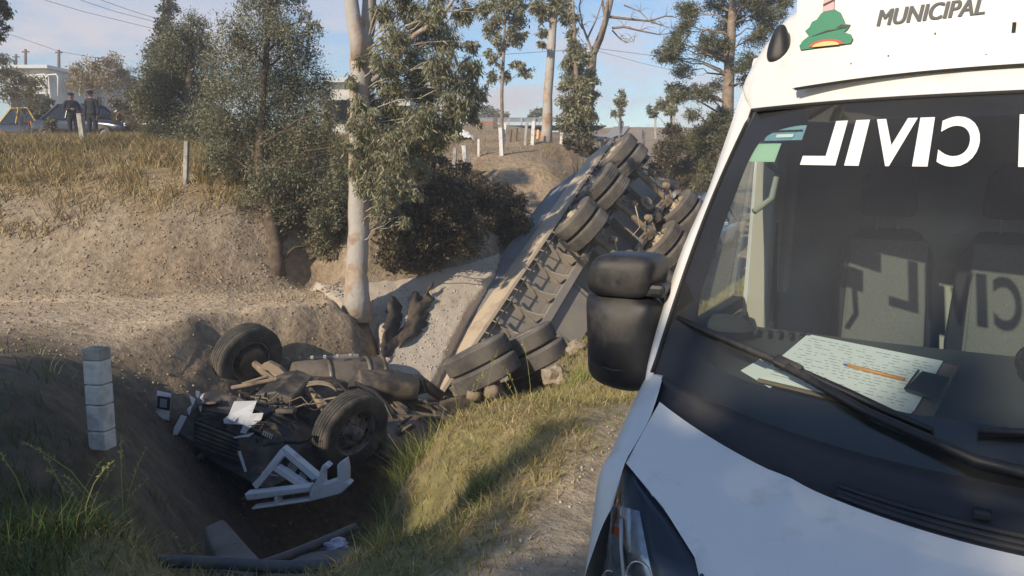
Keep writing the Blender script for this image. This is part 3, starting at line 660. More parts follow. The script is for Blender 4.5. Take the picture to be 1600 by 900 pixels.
# trees on the hill
def euc_small(label, trunk, tr, cl, f, n, seed, bark=M['bark_grey'], lw=.05, ll=.16, cols=EUC, name='eucalyptus_tree', extra=None, df=.5, droop=.45):
    return make_tree(name, label, trunk, tr, pc(cl, f, df), n, lw, ll, cols, bark, droop=droop, seed=seed, shell=.3, extra=extra, lr=.2)
euc_small('slender young eucalyptus with thin bare stem on the hill', [G(784, 195, 27), P(784, 150, 27), P(787, 80, 27), P(790, 10, 27), P(792, -30, 27)], [.07, .06, .05, .035, .02],
    [(790, 10, 24), (775, 30, 18), (808, 30, 20), (800, 55, 20), (770, 45, 16), (815, 60, 12), (785, 75, 12), (775, 95, 12), (808, 100, 14), (822, 112, 12), (770, 118, 12), (790, 120, 12), (795, -15, 24), (770, 0, 16), (812, 5, 18), (765, 80, 9), (778, 65, 12)], 27, 6500, 21)
euc_small('tall straight tan trunked eucalyptus on the hill crest', [G(853, 225, 26), P(856, 150, 26), P(862, 70, 26), P(867, 10, 26), P(870, -60, 26)], [.20, .16, .14, .12, .09],
    [(850, 20, 16), (875, 5, 22), (845, 50, 11), (842, 5, 16), (872, -25, 30), (848, 68, 9), (885, 25, 12), (835, 15, 12)], 26, 4500, 22, bark=M['bark_euc'])
euc_small('leafy column shaped eucalyptus right of the tall tan trunk', [G(902, 236, 24.5), P(905, 180, 24.5), P(900, 110, 24.5), P(897, 40, 24.5), P(895, 0, 24.5)], [.10, .09, .08, .06, .03],
    [(895, 25, 12), (893, 50, 15), (898, 75, 18), (890, 95, 18), (912, 90, 18), (900, 115, 24), (922, 120, 16), (885, 130, 16), (908, 145, 28), (928, 150, 12), (885, 160, 18), (905, 175, 28), (925, 180, 14), (890, 195, 22), (915, 205, 22), (900, 222, 18)], 24.5, 11000, 23, lw=.045, ll=.13)
def bare(mb):
    T = [P(916, 210, 27), P(922, 130, 27), P(926, 85, 27), P(938, 60, 27), P(950, 20, 27), P(965, -40, 27)]
    mb.tube(T, [.19, .17, .15, .12, .10, .06], 8)
    def br(pts, r): 
        n_ = len(pts); mb.tube([P(x, y, 27 + random.uniform(-.3, .3)) for x, y in pts], [r * (1 - .75 * i / (n_ - 1)) for i in range(n_)], 5, False)
        for i in range(1, n_):
            x, y = pts[i]
            for q in range(3): br2(x, y)
    def br2(x, y):
        a = random.uniform(-2.6, .2); l = random.uniform(8, 26); mb.tube([P(x, y, 27), P(x + math.cos(a) * l * .5, y + math.sin(a) * l * .5 - 2, 27), P(x + math.cos(a) * l, y + math.sin(a) * l + 3, 27)], [.014, .010, .004], 4, False)
    br([(930, 75), (944, 40), (950, 0), (955, -50)], .11); br([(946, 28), (942, 8), (938, -30)], .07)
    br([(950, 26), (985, 30), (1015, 33), (1040, 25), (1056, 27)], .055); br([(1015, 33), (1035, 40), (1050, 44)], .03)
    br([(957, 44), (975, 42), (1000, 48), (1030, 54), (1050, 52)], .05); br([(957, 48), (968, 60), (978, 67), (990, 64)], .03)
    br([(975, 8), (1000, 18), (1020, 38)], .03); br([(925, 80), (910, 40), (905, 10), (915, -30)], .05); br([(918, 60), (932, 30), (945, -10)], .04)
    br([(910, 45), (900, 25), (890, 5)], .03)
make_tree('bare_tree', 'leafless grey tree with forked trunk leaning right against the sky', [G(914, 225, 27), P(916, 200, 27)], [.21, .19], [(P(925, 90, 27), .2)], 0, .1, .1, EUC, M['bark_grey'], limbs=False, extra=bare)
# tall pine beside the van roof
pb = G(1128, 330, 24)
pin_cl = []
for i in range(70):
    y = random.uniform(-60, 290); w = 34 + 55 * (1 - abs(y - 60) / 260); x = 1138 + random.uniform(-1, 1) * w * (1.25 if y < 120 else .8); pin_cl.append((x - (10 if y > 100 else 0), y, random.uniform(14, 24)))
pin_cl += [(1050, 90, 18), (1055, 65, 18), (1065, 110, 20), (1048, 135, 14), (1060, 150, 16), (1070, 40, 20), (1075, 15, 22), (1050, 75, 12), (1215, 20, 20), (1200, 40, 22), (1190, 10, 24), (1230, 5, 14)]
make_tree('pine_tree', 'tall grey green pine standing just left of the van roof', [pb, P(1133, 230, 24), P(1138, 140, 24), P(1142, 60, 24), P(1146, -20, 24), P(1150, -90, 24)], [.26, .21, .18, .14, .1, .04], pc(pin_cl, 24, 1.2, 1.0), 70000, .024, .11, PIN, M['bark_grey'], droop=.1, seed=25, shell=.2, squash=.7, lr=.2)
make_tree('sapling', 'small young tree alone before the pink cloud on the hill', [G(968, 190, 44), P(969, 175, 44), P(971, 150, 44)], [.06, .05, .02], pc([(971, 150, 8), (966, 160, 8), (974, 164, 8), (969, 176, 7), (958, 178, 5)], 44, .3), 900, .08, .2, EUC, M['bark_grey'], seed=26, limbs=True)
make_tree('sapling', 'low leafy sapling at the left foot of the tall pine', [G(1048, 190, 38), P(1049, 180, 38), P(1045, 160, 38)], [.07, .06, .02], pc([(1040, 160, 12), (1055, 155, 12), (1030, 168, 8), (1048, 172, 10), (1015, 172, 7), (1022, 180, 6)], 38, .4), 1600, .07, .18, EUC, M['bark_grey'], seed=27)
# dark scrub behind the trailer
def shrub(label, cl, f, n, cols, seed, lw=.035, ll=.07, name='shrub', df=.6, base=None, droop=0., group=None):
    xs_ = [c[0] for c in cl]; bx, by = sum(xs_) / len(xs_), max(c[1] + c[2] for c in cl)
    g = base or G(bx, by, f)
    C = pc(cl, f, df); t = thing(name, label, 'shrub', g, group=group); mb = MB()
    for c, r in C:
        for q in range(2):
            e_ = c + Vector((random.gauss(0, .3), random.gauss(0, .3), random.gauss(.1, .3))) * r
            limb(mb, g + Vector((random.uniform(-.3, .3), random.uniform(-.3, .3), -.1)), e_, .022, .005, .05, .07, 4, 5)
    mb.build('stem', M['bark_dark'], t)
    V, F, cc = leaves([c for c, r in C], [r for c, r in C], n, lw, ll, cols, droop, seed=seed, shell=.25)
    link('foliage', mesh_np('foliage', V, F, M['leaf'], cc, smooth=False), t); return t
shrub('largest dark scrub bush behind the gravel, right of the eucalyptus trunk', [(640, 395, 34), (610, 400, 26), (675, 380, 40), (650, 350, 40), (690, 340, 42), (630, 375, 30), (705, 375, 36), (735, 370, 32), (720, 330, 34), (660, 310, 30), (600, 380, 26), (605, 350, 24), (590, 400, 18), (700, 300, 34), (640, 330, 34), (620, 412, 18), (655, 410, 18), (690, 402, 18)], 14.6, 32000, DKS, 31)
shrub('dark twiggy bush between the scrub and the raised trailer', [(760, 370, 32), (780, 345, 34), (745, 320, 34), (770, 305, 28), (800, 330, 26), (725, 295, 30), (690, 285, 26), (815, 355, 20), (795, 370, 24)], 16.6, 19000, DKS + [(.14, .10, .055)], 32)
shrub('brown dried brush on the slope above the dark scrub', [(690, 262, 22), (720, 270, 20), (750, 285, 18), (670, 270, 18), (790, 300, 16), (810, 310, 14)], 18.0, 5000, [(.17, .12, .07), (.12, .085, .05), (.08, .07, .035)], 33)
shrub('green bush beneath the juniper, left of the eucalyptus trunk', [(520, 380, 30), (495, 385, 26), (530, 350, 26), (505, 350, 26), (470, 370, 18), (480, 395, 16), (530, 325, 18)], 14.6, 11000, JUN + DKS[:2], 34, lw=.022, ll=.06)
shrub('dusty grey green bush right of the upturned trailer wheels', [(1040, 240, 26), (1065, 225, 26), (1085, 250, 26), (1055, 265, 24), (1090, 280, 22), (1030, 262, 18), (1075, 285, 18), (1100, 215, 24), (1110, 250, 22), (1050, 205, 18)], 27, 15000, [(.15, .125, .07), (.11, .10, .052), (.19, .15, .09), (.09, .085, .042)], 35, lw=.04, ll=.10, df=1.2)
shrub('low brown scrub on the crest at the foot of the leafy column tree', [(890, 225, 12), (905, 232, 12), (920, 228, 12), (930, 240, 10)], 22.5, 2600, DKS + [(.15, .11, .06)], 36)
# far vegetation
for lab, cl, f, n, cols, sd in [
    ('pale straw coloured bush furthest left before the white buildings', [(150, 105, 22), (175, 100, 20), (120, 110, 18), (195, 115, 20), (140, 130, 22), (170, 130, 24), (200, 140, 20), (115, 135, 16)], 40, 7000, [(.36, .27, .14), (.30, .22, .11), (.42, .34, .19), (.24, .2, .1)], 41),
    ('olive bush at the left picture edge above the parked cars', [(10, 115, 20), (35, 125, 18), (15, 140, 22), (45, 145, 16), (60, 130, 14), (5, 95, 14), (55, 165, 14), (75, 160, 10)], 34, 6000, [(.2, .17, .07), (.15, .14, .06), (.26, .2, .09)], 42),
    ('brown thicket behind the two policemen', [(185, 165, 16), (205, 170, 16), (215, 150, 16), (190, 185, 14), (210, 190, 14), (80, 195, 12), (60, 200, 10)], 29.5, 5000, [(.2, .15, .08), (.26, .19, .1), (.14, .12, .06)], 43),
    ('far green tree crown on the horizon behind the guardrail', [(760, 178, 14), (775, 180, 14), (745, 182, 10), (790, 184, 8)], 75, 2200, JUN, 44),
    ('far dark green bush on the horizon right of the tall tan trunk', [(835, 178, 9), (845, 175, 9), (830, 184, 7)], 75, 1200, JUN, 45)]:
    shrub(lab, cl, f, n, cols, sd, lw=.06 * f / 40, ll=.13 * f / 40, df=1.0, name='bush')
# hanging foliage at the upper left corner belongs to a tree standing left of the frame
make_tree('pepper_tree', 'dark hanging foliage of a tree cut off by the upper left corner', [G(-70, 300, 16), P(-70, 150, 16), P(-50, 20, 16), P(-30, -60, 16)], [.25, .2, .15, .08],
    pc([(0, 8, 18), (12, 18, 12), (-5, 40, 18), (-20, 0, 30), (-45, 30, 40), (-60, 80, 40), (-10, -30, 30), (-70, -30, 50), (4, 55, 8)], 16, .4), 9000, .03, .08, DKS + JUN[:2], M['bark_dark'], droop=.6, seed=46)
# unseen trees added to throw the shade over the ditch mouth and the bonnet
def shade_tree(label, base, h, clumps, seed):
    base = Vector((base[0], base[1], gz1(*base)))
    make_tree('unseen_shade_tree', label, [base, base + Vector((.1, 0, h * .4)), base + Vector((.1, .1, h * .8))], [.3, .24, .12], [(Vector(c), r) for c, r in clumps], 60000, .15, .28, JUN, M['bark_dark'], seed=seed, shell=.05, group='shade trees added behind the camera')
def fillrow(x0, x1, ztop, y=-8., r=.65, zmin=2.0):
    out = []; x = x0
    while x <= x1:
        zt = ztop(x); z = zt - r
        while z > zmin: out.append(((x + random.uniform(-.15, .15), y + random.uniform(-.5, .5), z), r)); z -= r * 1.1
        x += r * 1.0
    return out
ts1 = lambda x: float(np.interp(x, [-25, -20, -17.5, -16, -14.6, -13.9, -13.0, -12.6], [12.2, 10.9, 10.5, 10.5, 10.45, 9.6, 9.1, 8.8]))  # crown tops shaped to the edge of the shade they cast
shade_tree('dense unseen tree added for shade behind the camera on its left', (-18, -8.5), 7.5, fillrow(-24, -12.7, ts1), 51)
shade_tree('dense unseen tree added for shade straight behind the camera', (-8, -8.5), 6, fillrow(-12.3, -3, lambda x: 7.85 if x < -10.1 else 8.1) + [((-11.3, -8, 8.2), .3), ((-11.05, -8, 8.6), .24), ((-10.9, -8, 8.95), .18)], 52)

# ------------------------------------------------------------------ wheels
def frame_from_axis(ax, roll=0):
    ax = Vector(ax).normalized(); y = ax.orthogonal().normalized(); z = ax.cross(y)
    Mx = Matrix((ax, y, z)).transposed(); return Mx @ Matrix.Rotation(roll, 3, 'X')
def tyre_mesh(name, r, w, m, ribs=5, blocks=0):
    hw = w / 2; g = .014; prof = [(-hw * .72, r * .56), (-hw * .95, r * .62), (-hw * 1.04, r * .76), (-hw * 1.0, r * .90), (-hw * .90, r * .975), (-hw * .80, r * .995)]
    tw = hw * 1.56; step = tw / ribs; x = -tw / 2
    for i in range(ribs):
        a = x + i * step; e_ = step * .10
        prof += [(a + e_, r), (a + step - e_, r)] if i in (0, ribs - 1) else [(a + e_, r * 1.004), (a + step - e_, r * 1.004)]
        if i < ribs - 1: prof += [(a + step - e_ * .6, r - g), (a + step + e_ * .6, r - g)]
    prof += [(hw * .80, r * .995), (hw * .90, r * .975), (hw * 1.0, r * .90), (hw * 1.04, r * .76), (hw * .95, r * .62), (hw * .72, r * .56)]
    mb = MB(); mb.lathe(prof, n=48, closed=True)
    if blocks:
        for k in range(blocks):
            a = 2 * math.pi * k / blocks; Mx = Matrix.Rotation(a, 3, 'X')
            for i in range(ribs):
                cx = x + (i + .5) * step; sk = .5 * ((i % 2) * 2 - 1)
                mb.box(Mx @ Vector((cx, 0, r + .004)), (step * .74, r * 2 * math.pi / blocks * .62, .012), Mx @ Matrix.Rotation(sk * .5, 3, 'Z'))
    me = mb.mesh(name, m); me.polygons.foreach_set('use_smooth', [True] * len(me.polygons)); me.set_sharp_from_angle(angle=R(35)); return me
def rim_mesh(name, r, w, m, dish=.3, holes=8):
    """disc wheel: outer face at +x. dish>0 sinks the centre"""
    hw = w / 2; mb = MB(); ri = r * .60
    mb.lathe([(-hw * .8, ri * .98), (-hw * .8, ri * .93), (hw * .3, ri * .86), (hw * .78, ri * .93), (hw * .80, ri)], n=32)
    d0 = hw * .2
    mb.lathe([(d0 - .02, ri * .90), (d0, ri * .80), (d0 + .05, ri * .52), (d0 + .06, ri * .50), (d0 + .06, ri * .30), (d0 + .13, ri * .28), (d0 + .15, ri * .18), (d0 + .15, .001)], n=32)
    for k in range(holes):
        a = 2 * math.pi * k / holes; c = Vector((d0 + .027, math.cos(a) * ri * .67, math.sin(a) * ri * .67))
        mb.lathe([(-.012, .0), (.006, ri * .085), (.012, ri * .11)], c, None, 10, 1)
    for k in range(10):
        a = 2 * math.pi * (k + .5) / 10; mb.lathe([(.0, .018), (.03, .018), (.032, .001)], (d0 + .06, math.cos(a) * ri * .42, math.sin(a) * ri * .42), None, 6)
    me = mb.mesh(name, [m, M['darkcavity']]); me.polygons.foreach_set('use_smooth', [True] * len(me.polygons)); me.set_sharp_from_angle(angle=R(30)); return me
TY_F = tyre_mesh('tyre', .525, .29, M['tyre'], 5); TY_T = tyre_mesh('tyre', .51, .275, M['tyre2'], 5); TY_B = tyre_mesh('tyre', .52, .275, M['tyre2'], 4, 52); TY_D = tyre_mesh('tyre', .525, .275, M['tyre2'], 7)
RIM_F = rim_mesh('rim', .525, .29, M['rim'], holes=8); RIM_T = rim_mesh('rim', .51, .275, M['rimc'], holes=8)
def wheel(parent, c, axis, ty, rim, roll=0, local=False):
    Mx = Matrix.Translation(Vector(c)) @ frame_from_axis(axis, roll).to_4x4()
    w = link('wheel', ty, parent, local=local, M=Mx)
    if rim: link('rim', rim, w, local=True)
    return w

# ------------------------------------------------------------------ overturned dump trailer
TV, TU, TN = Vector((.747, .043, -.664)).normalized(), Vector((.429, .731, .53)), None
TU = (TU - TV * TU.dot(TV)).normalized(); TN = TV.cross(TU)
TM = Matrix.Translation((2.623, 16.236, .81)) @ Matrix((TV, TU, TN)).transposed().to_4x4()
tr_ = thing('overturned_trailer', 'overturned grey dump trailer with its wheels in the air and underside showing', 'trailer', M=TM)
Y0t, Y1t = -6.0, 2.15
def tb(name, m, fn, parent=tr_, bevel=.006, sm=False):
    mb = MB(); fn(mb); return mb.build(name, m, parent, local=True, bevel=bevel, smooth=sm)
# shell walls (thin plates with thickness)
def plate(mb, p, q, r_, s_, t=.04):
    n = (Vector(q) - Vector(p)).cross(Vector(s_) - Vector(p)).normalized() * t; mb.prism([p, q, r_, s_], n)
tb('floor', M['trailer'], lambda mb: mb.box((0, (Y0t + Y1t) / 2, -.60), (2.46, Y1t - Y0t, .05)))
def side(sgn):
    tb('side_panel', M['trailer_side'], lambda mb: plate(mb, (sgn * 1.25, Y0t, -.52), (sgn * 1.25, Y1t - .1, -.52), (sgn * 1.36, Y1t - .4, -1.08), (sgn * 1.42, Y0t, -1.1), .05))
    d = tb('side_board', M['bluegrey'], lambda mb: plate(mb, (sgn * 1.425, Y0t, -1.12), (sgn * 1.375, 1.2, -1.10), (sgn * 1.56, .6, -1.5), (sgn * 1.74, Y0t, -1.6), .05))
    tb('top_rail', M['trailer_dk'], lambda mb: mb.beam((sgn * 1.74, Y0t, -1.62), (sgn * 1.56, .6, -1.52), .09, .07), d)
    for y in (-5.1, -4.0, -2.2):
        tb('stiffener', M['bluegrey'], lambda mb: mb.beam((sgn * 1.46, y, -1.14), (sgn * 1.68, y, -1.54), .07, .05, (0, 1, 0)), d)
side(-1); side(1)
tb('edge_rail', M['trailer_side'], lambda mb: mb.beam((-1.285, Y0t - .03, -.49), (-1.285, Y1t, -.49), .07, .11))
tb('edge_rail', M['trailer'], lambda mb: mb.beam((1.285, Y0t - .03, -.49), (1.285, Y1t, -.49), .07, .11))
tb('front_wall', M['bluegrey'], lambda mb: plate(mb, (-1.25, Y0t, -.55), (1.25, Y0t, -.55), (1.7, Y0t, -1.6), (-1.7, Y0t, -1.6)))
tb('tailgate', M['trailer'], lambda mb: plate(mb, (1.22, Y1t, -.55), (-1.22, Y1t, -.55), (-1.32, Y1t - .35, -1.1), (1.32, Y1t - .35, -1.1)))
# main chassis beams and crossmembers
for x in (-.46, .46):
    def ib(mb):
        mb.box((x, (Y0t + .2 + Y1t) / 2, -.35), (.02, Y1t - Y0t - .2, .34)); mb.box((x, (Y0t + .2 + Y1t) / 2, -.175), (.15, Y1t - Y0t - .2, .025)); mb.box((x, (Y0t + .2 + Y1t) / 2, -.535), (.15, Y1t - Y0t - .2, .025))
    tb('chassis_beam', M['trailer'], ib, bevel=.003)
y = Y0t + .12
k = 0
while y < Y1t - .1:
    for sg in (-1, 1):
        def rib(mb):
            # curved outrigger gusset from beam to side rail
            pts = [(sg * .54, y, -.17), (sg * .64, y, -.30), (sg * .82, y, -.42), (sg * 1.10, y, -.45), (sg * 1.24, y, -.455), (sg * 1.24, y, -.573), (sg * .54, y, -.573)]
            mb.prism(pts, (0, .03, 0)); mb.box((sg * .9, y + .015, -.452), (.62, .085, .018), Matrix.Rotation(-sg * .09, 3, 'Y'))
        tb('crossmember', M['trailer'], rib, bevel=0)
    if k % 2 == 0: tb('crossmember', M['trailer'], lambda mb: mb.box((0, y, -.40), (.88, .06, .24)))
    y += .58; k += 1
# rope rail with short struts along the upper edge
def rope(mb):
    mb.tube([(-1.18, Y0t + .1, -.36), (-1.18, -2, -.35), (-1.18, 1.9, -.36)], .014, 6)
tb('rope_rail', M['trailer_dk'], rope, bevel=0)
for i in range(26):
    yy = Y0t + .25 + i * .30; tb('rope_hook', M['trailer'], lambda mb: mb.beam((-1.27, yy, -.42), (-1.12, yy, -.345), .018, .022), bevel=0)
# flat belly plates, tool box, air tank, braces
for (xa, xb, ya, yb, z) in [(.56, 1.2, -5.1, -4.0, -.42), (.56, 1.2, -3.96, -3.0, -.41), (-.36, .36, -5.2, -3.7, -.30), (-.36, .36, -3.66, -2.3, -.29)]:
    tb('belly_plate', M['trailer'], lambda mb: mb.box(((xa + xb) / 2, (ya + yb) / 2, z), (xb - xa, yb - ya, .02)))
bx_ = tb('tool_box', M['trailer_dk'], lambda mb: mb.box((.88, -2.3, -.20), (.60, .95, .42)), bevel=.02)
tb('lid', M['trailer'], lambda mb: (mb.box((.88, -2.3, .02), (.54, .02, .02)), mb.box((.88, -2.3, .018), (.56, .9, .012))), bx_)
tb('air_tank', M['trailer_dk'], lambda mb: mb.tube([(-.2, -1.95, -.05), (-.2, -1.9, -.05), (.5, -1.9, -.05), (.55, -1.9, -.05)], [.05, .12, .12, .05], 16), sm=False)
for yy in (-4.75, -4.35):
    tb('landing_leg', M['trailer'], lambda mb: (mb.box((.62, yy, .0), (.13, .13, .62)), mb.box((.62, yy, .40), (.09, .09, .22)), mb.box((.62, yy, .52), (.24, .22, .03))))
tb('leg_brace', M['trailer'], lambda mb: (mb.beam((.1, -4.55, -.2), (1.12, -4.75, -.05), .07, .05), mb.beam((.1, -4.2, -.2), (1.15, -4.35, -.05), .06, .04), mb.beam((.3, -3.4, -.3), (1.15, -3.0, .05), .05, .05)))
tb('mudguard_bracket', M['trailer_dk'], lambda mb: mb.beam((-.4, -2.0, -.1), (-1.15, -2.05, .05), .05, .05))
# axles, springs, brake chambers, wheels
for i, yy in enumerate((1.25, 0, -1.25)):
    ax_ = tb('axle', M['chassis2'], lambda mb: (mb.tube([(-1.0, yy, 0), (1.0, yy, 0)], .065, 12), mb.box((-.47, yy, -.04), (.16, .24, .20)), mb.box((.47, yy, -.04), (.16, .24, .20))), bevel=.01)
    for sg in (-1, 1):
        def spring(mb):
            for q in range(4):
                L_ = .52 - q * .09; mb.tube([(sg * .47, yy - L_, -.16 - .0 + q * .022), (sg * .47, yy, -.085 + q * .022), (sg * .47, yy + L_, -.16 + q * .022)], .018, 4)
        tb('leaf_spring', M['chassis'], spring, ax_, bevel=0)
        def chamber(mb):
            mb.lathe([(-.10, .001), (-.10, .05), (-.06, .075), (0, .08), (.0, .088), (.02, .088), (.02, .08), (.07, .06), (.08, .001)], (sg * .22, yy + .12, .17), Matrix.Rotation(.5, 3, 'Z'), 14)
            mb.tube([(sg * .22, yy + .12, .10), (sg * .25, yy + .05, 0)], .025, 6); mb.beam((sg * .30, yy + .12, .16), (sg * .48, yy + .02, .13), .03, .03)
        tb('brake_chamber', M['chassis2'], chamber, ax_, bevel=0)
    def hose(mb):
        mb.tube([(-.22, yy + .1, .2), (-.05, yy - .2, .26), (.15, yy - .25, .12), (.2, yy - .3, -.2)], .012, 6, False)
    tb('brake_hose', M['trailer_dk'] if i != 1 else M['trailer_side'], hose, ax_, bevel=0)
    for sg in (-1, 1):
        ty = TY_B if i == 1 else TY_T
        wheel(tr_, (sg * 1.085, yy, 0), (sg, 0, 0), ty, RIM_T, random.random(), True)
        wheel(tr_, (sg * .765, yy, 0), (-sg, 0, 0), ty, RIM_T, random.random(), True)
tb('spare_hub', M['chassis2'], lambda mb: mb.lathe([(-.08, .001), (-.08, .12), (0, .17), (.05, .17), (.06, .09), (.12, .08), (.12, .001)], (.05, .62, .0), Matrix.Rotation(R(-90), 3, 'Y'), 18), bevel=0)
tb('suspension_hanger', M['chassis'], lambda mb: [mb.box((sx * .47, yy, -.12), (.14, .16, .24)) for sx in (-1, 1) for yy in (-1.9, -.62, .62, 1.9)])
# end of a swung chain
ch = MB()
for i in range(16):
    yy = -5.0 + i * .07; ch.tube([(-1.60 + .03 * math.sin(i), yy + dx, -1.33 + dz) for dx, dz in ((-.03, 0), (0, .015), (.03, 0), (0, -.015), (-.03, 0))], .007, 5, False)
ch.build('chain', M['steel'], tr_, local=True)

# torn tarpaulin on the gravel
A_, B_, C_, D_ = (gravel_pt(*q) + GN * .02 for q in ((608, 482), (678, 452), (660, 516), (594, 566)))
def tarpf(u, v):
    p = A_.lerp(B_, u).lerp(D_.lerp(C_, u), v); q = noise.noise(Vector((u * 4, v * 3, 0))) * .16 + noise.noise(Vector((u * 11, v * 6, 4))) * .06 + .10 * math.sin(u * 9 + v * 2)
    j = (abs(u - .5) * 2) ** 4 * noise.noise(Vector((u * 3, v * 9, 9))) * .14
    return p + Vector((j, -q * .6 - .06, q * .4 + j * .3 + (.12 if v < .2 else 0) * math.sin(u * 14)))
tp_ = MB(); tp_.grid(tarpf, 26, 22)
# bite holes for the torn outline
tp_.f = [f for f in tp_.f if noise.noise(Vector(tp_.v[f[0]]) * 2.2) > -.55]; tp_.m = [0] * len(tp_.f)
to = tp_.build('torn_tarpaulin', M['tarp'], None, smooth=True); sm_ = to.modifiers.new('solid', 'SOLIDIFY'); sm_.thickness = .02
tag(to, 'torn dark tarpaulin crumpled on the gravel left of the trailer', 'tarpaulin')

# ------------------------------------------------------------------ upturned tractor unit (wheels up, cab crushed below)
tk = thing('overturned_tractor_unit', 'upside down wrecked truck tractor with crushed white cab in the ditch', 'truck', P(470, 690, 10.2))
def kp(name, m, fn, parent=tk, bevel=.006, sm=False, angle=None):
    mb = MB(); fn(mb); return mb.build(name, m, parent, bevel=bevel, smooth=sm, angle=angle)
def polyp(pts, f, th=.05, dirn=None):
    q = [P(x, y, (f if not hasattr(f, '__len__') else f[i])) for i, (x, y) in enumerate(pts)]
    c = sum(q, Vector()) / len(q); d = dirn or (c - Vector((0, 0, CAM_H))).normalized()
    return q, d * th
def pol(name, m, pts, f, th=.05, parent=tk, bevel=.005):
    mb = MB(); q, d = polyp(pts, f, th); mb.prism(q, d); return mb.build(name, m, parent, bevel=bevel)
WL, WR = P(386, 560, 11.2), P(548, 672, 9.8)
AX = (WR - WL).normalized()
wheel(tk, WL, -AX, TY_F, RIM_F); wheel(tk, WR, AX, TY_F, RIM_F)
# brake drum on the inner face of the far wheel
kp('brake_drum', M['chassis'], lambda mb: mb.lathe([(.0, .001), (.0, .10), (.06, .21), (.16, .22), (.16, .001)], WL + AX * .02, frame_from_axis(AX), 24), bevel=0)
fa = kp('front_axle', M['chassis2'], lambda mb: mb.tube([WL + AX * .2, WL + AX * .45 - Vector((0, 0, .02)), P(470, 602, 10.75), P(500, 628, 10.6), WR - AX * .25], [.05, .065, .075, .075, .06], 8), bevel=0)
kp('axle_bolt', M['chassis'], lambda mb: [mb.tube([P(x, y, 10.6), P(x + 1, y - 4, 10.45)], .022, 6) for x, y in ((494, 622), (503, 629), (486, 612))], fa, 0)
kp('steering_bracket', M['chassis2'], lambda mb: (mb.prism([P(x, y, 10.85) for x, y in ((404, 578), (410, 569), (420, 566), (436, 574), (446, 584), (455, 598), (449, 598), (430, 586), (420, 580))], (0, .12, 0)), mb.tube([P(408, 577, 10.8), P(430, 592, 10.8)], .02, 6)), bevel=.01)
kp('track_rod', M['chassis2'], lambda mb: (mb.tube([P(362, 606, 10.5), P(395, 600, 10.5), P(432, 592, 10.6)], .03, 7), mb.tube([P(378, 600, 10.6), P(420, 587, 10.7)], .02, 6)), bevel=0)
kp('leaf_spring', M['chassis'], lambda mb: [mb.tube([P(432, 598 + q * 2, 10.7), P(470, 600 + q * 2, 10.9), P(520, 598 + q * 2, 11.2)], .02, 4) for q in range(4)], bevel=0)
# engine, sump, frame rails
kp('oil_sump', M['chassis'], lambda mb: mb.prism([P(x, y, 10.2) for x, y in ((398, 616), (430, 611), (457, 622), (455, 648), (420, 655), (396, 645))], (0.1, .75, .1)), bevel=.03)
kp('engine_block', M['chassis'], lambda mb: (mb.prism([P(x, y, 10.6) for x, y in ((440, 612), (490, 622), (505, 650), (490, 690), (440, 690), (415, 650))], (.25, .9, .0)), [mb.box(P(random.uniform(425, 490), random.uniform(615, 680), 10.6), (random.uniform(.08, .25), .2, random.uniform(.08, .22)), Matrix.Rotation(random.uniform(0, 3), 3, 'Y')) for _ in range(14)]), bevel=.02)
for (a, b) in [((452, 612, 10.9), (700, 640, 11.9)), ((520, 655, 10.4), (735, 668, 11.2))]:
    kp('frame_rail', M['chassis'], lambda mb: mb.beam(P(*a), P(*b), .09, .26), bevel=.012)
for u in (.15, .4, .65, .9):
    kp('frame_crossmember', M['chassis'], lambda mb: mb.beam(P(452 + 248 * u, 612 + 28 * u, 10.9 + u), P(520 + 215 * u, 655 + 13 * u, 10.4 + .8 * u), .1, .14), bevel=.01)
kp('drive_shaft', M['chassis2'], lambda mb: mb.tube([P(520, 632, 10.6), P(600, 640, 11), P(690, 655, 11.5)], .055, 10), bevel=0)
kp('gearbox', M['chassis'], lambda mb: mb.tube([P(545, 600, 11.2), P(560, 602, 11.25), P(600, 600, 11.4), P(650, 606, 11.6), P(658, 607, 11.6)], [.05, .23, .22, .20, .05], 14), bevel=0, angle=40)
kp('mud_flap', M['rubber'], lambda mb: mb.prism([P(x, y, 11.5) for x, y in ((560, 586), (612, 578), (660, 592), (664, 612), (620, 622), (570, 614))], (0.05, .05, -.03)), bevel=.01)
# fuel tanks with straps
def tank(a, b, r, n):
    a, b = P(*a), P(*b); d = (b - a).normalized()
    t = kp('fuel_tank', M['tankal'], lambda mb: mb.tube([a - d * .03, a, a + d * .03, b - d * .03, b, b + d * .03], [r * .7, r * .95, r, r, r * .95, r * .7], 28), bevel=0, angle=50)
    for u in n:
        c = a.lerp(b, u); kp('tank_strap', M['tankal'], lambda mb: mb.lathe([(-.03, r + .003), (-.03, r + .018), (.03, r + .018), (.03, r + .003)], c, frame_from_axis(d), 28), t, 0, True)
    return t
tank((455, 602, 11.6), (600, 592, 12.2), .37, (.38, .80, .97))
tank((585, 690, 10.5), (708, 684, 11.4), .33, (.28, .66, .93))
kp('side_rail', M['steel'], lambda mb: (mb.beam(P(440, 563, 11.8), P(560, 556, 12.3), .10, .06), [mb.box(P(448 + 20 * i, 560.5 - 1.1 * i, 11.7), (.05, .05, .05)) for i in range(6)]), bevel=.008)
kp('exhaust_pipe', M['chassis'], lambda mb: mb.tube([P(590, 600, 11.3), P(620, 590, 11.4), P(655, 594, 11.6), P(690, 620, 11.7)], .085, 12), bevel=0, sm=True)
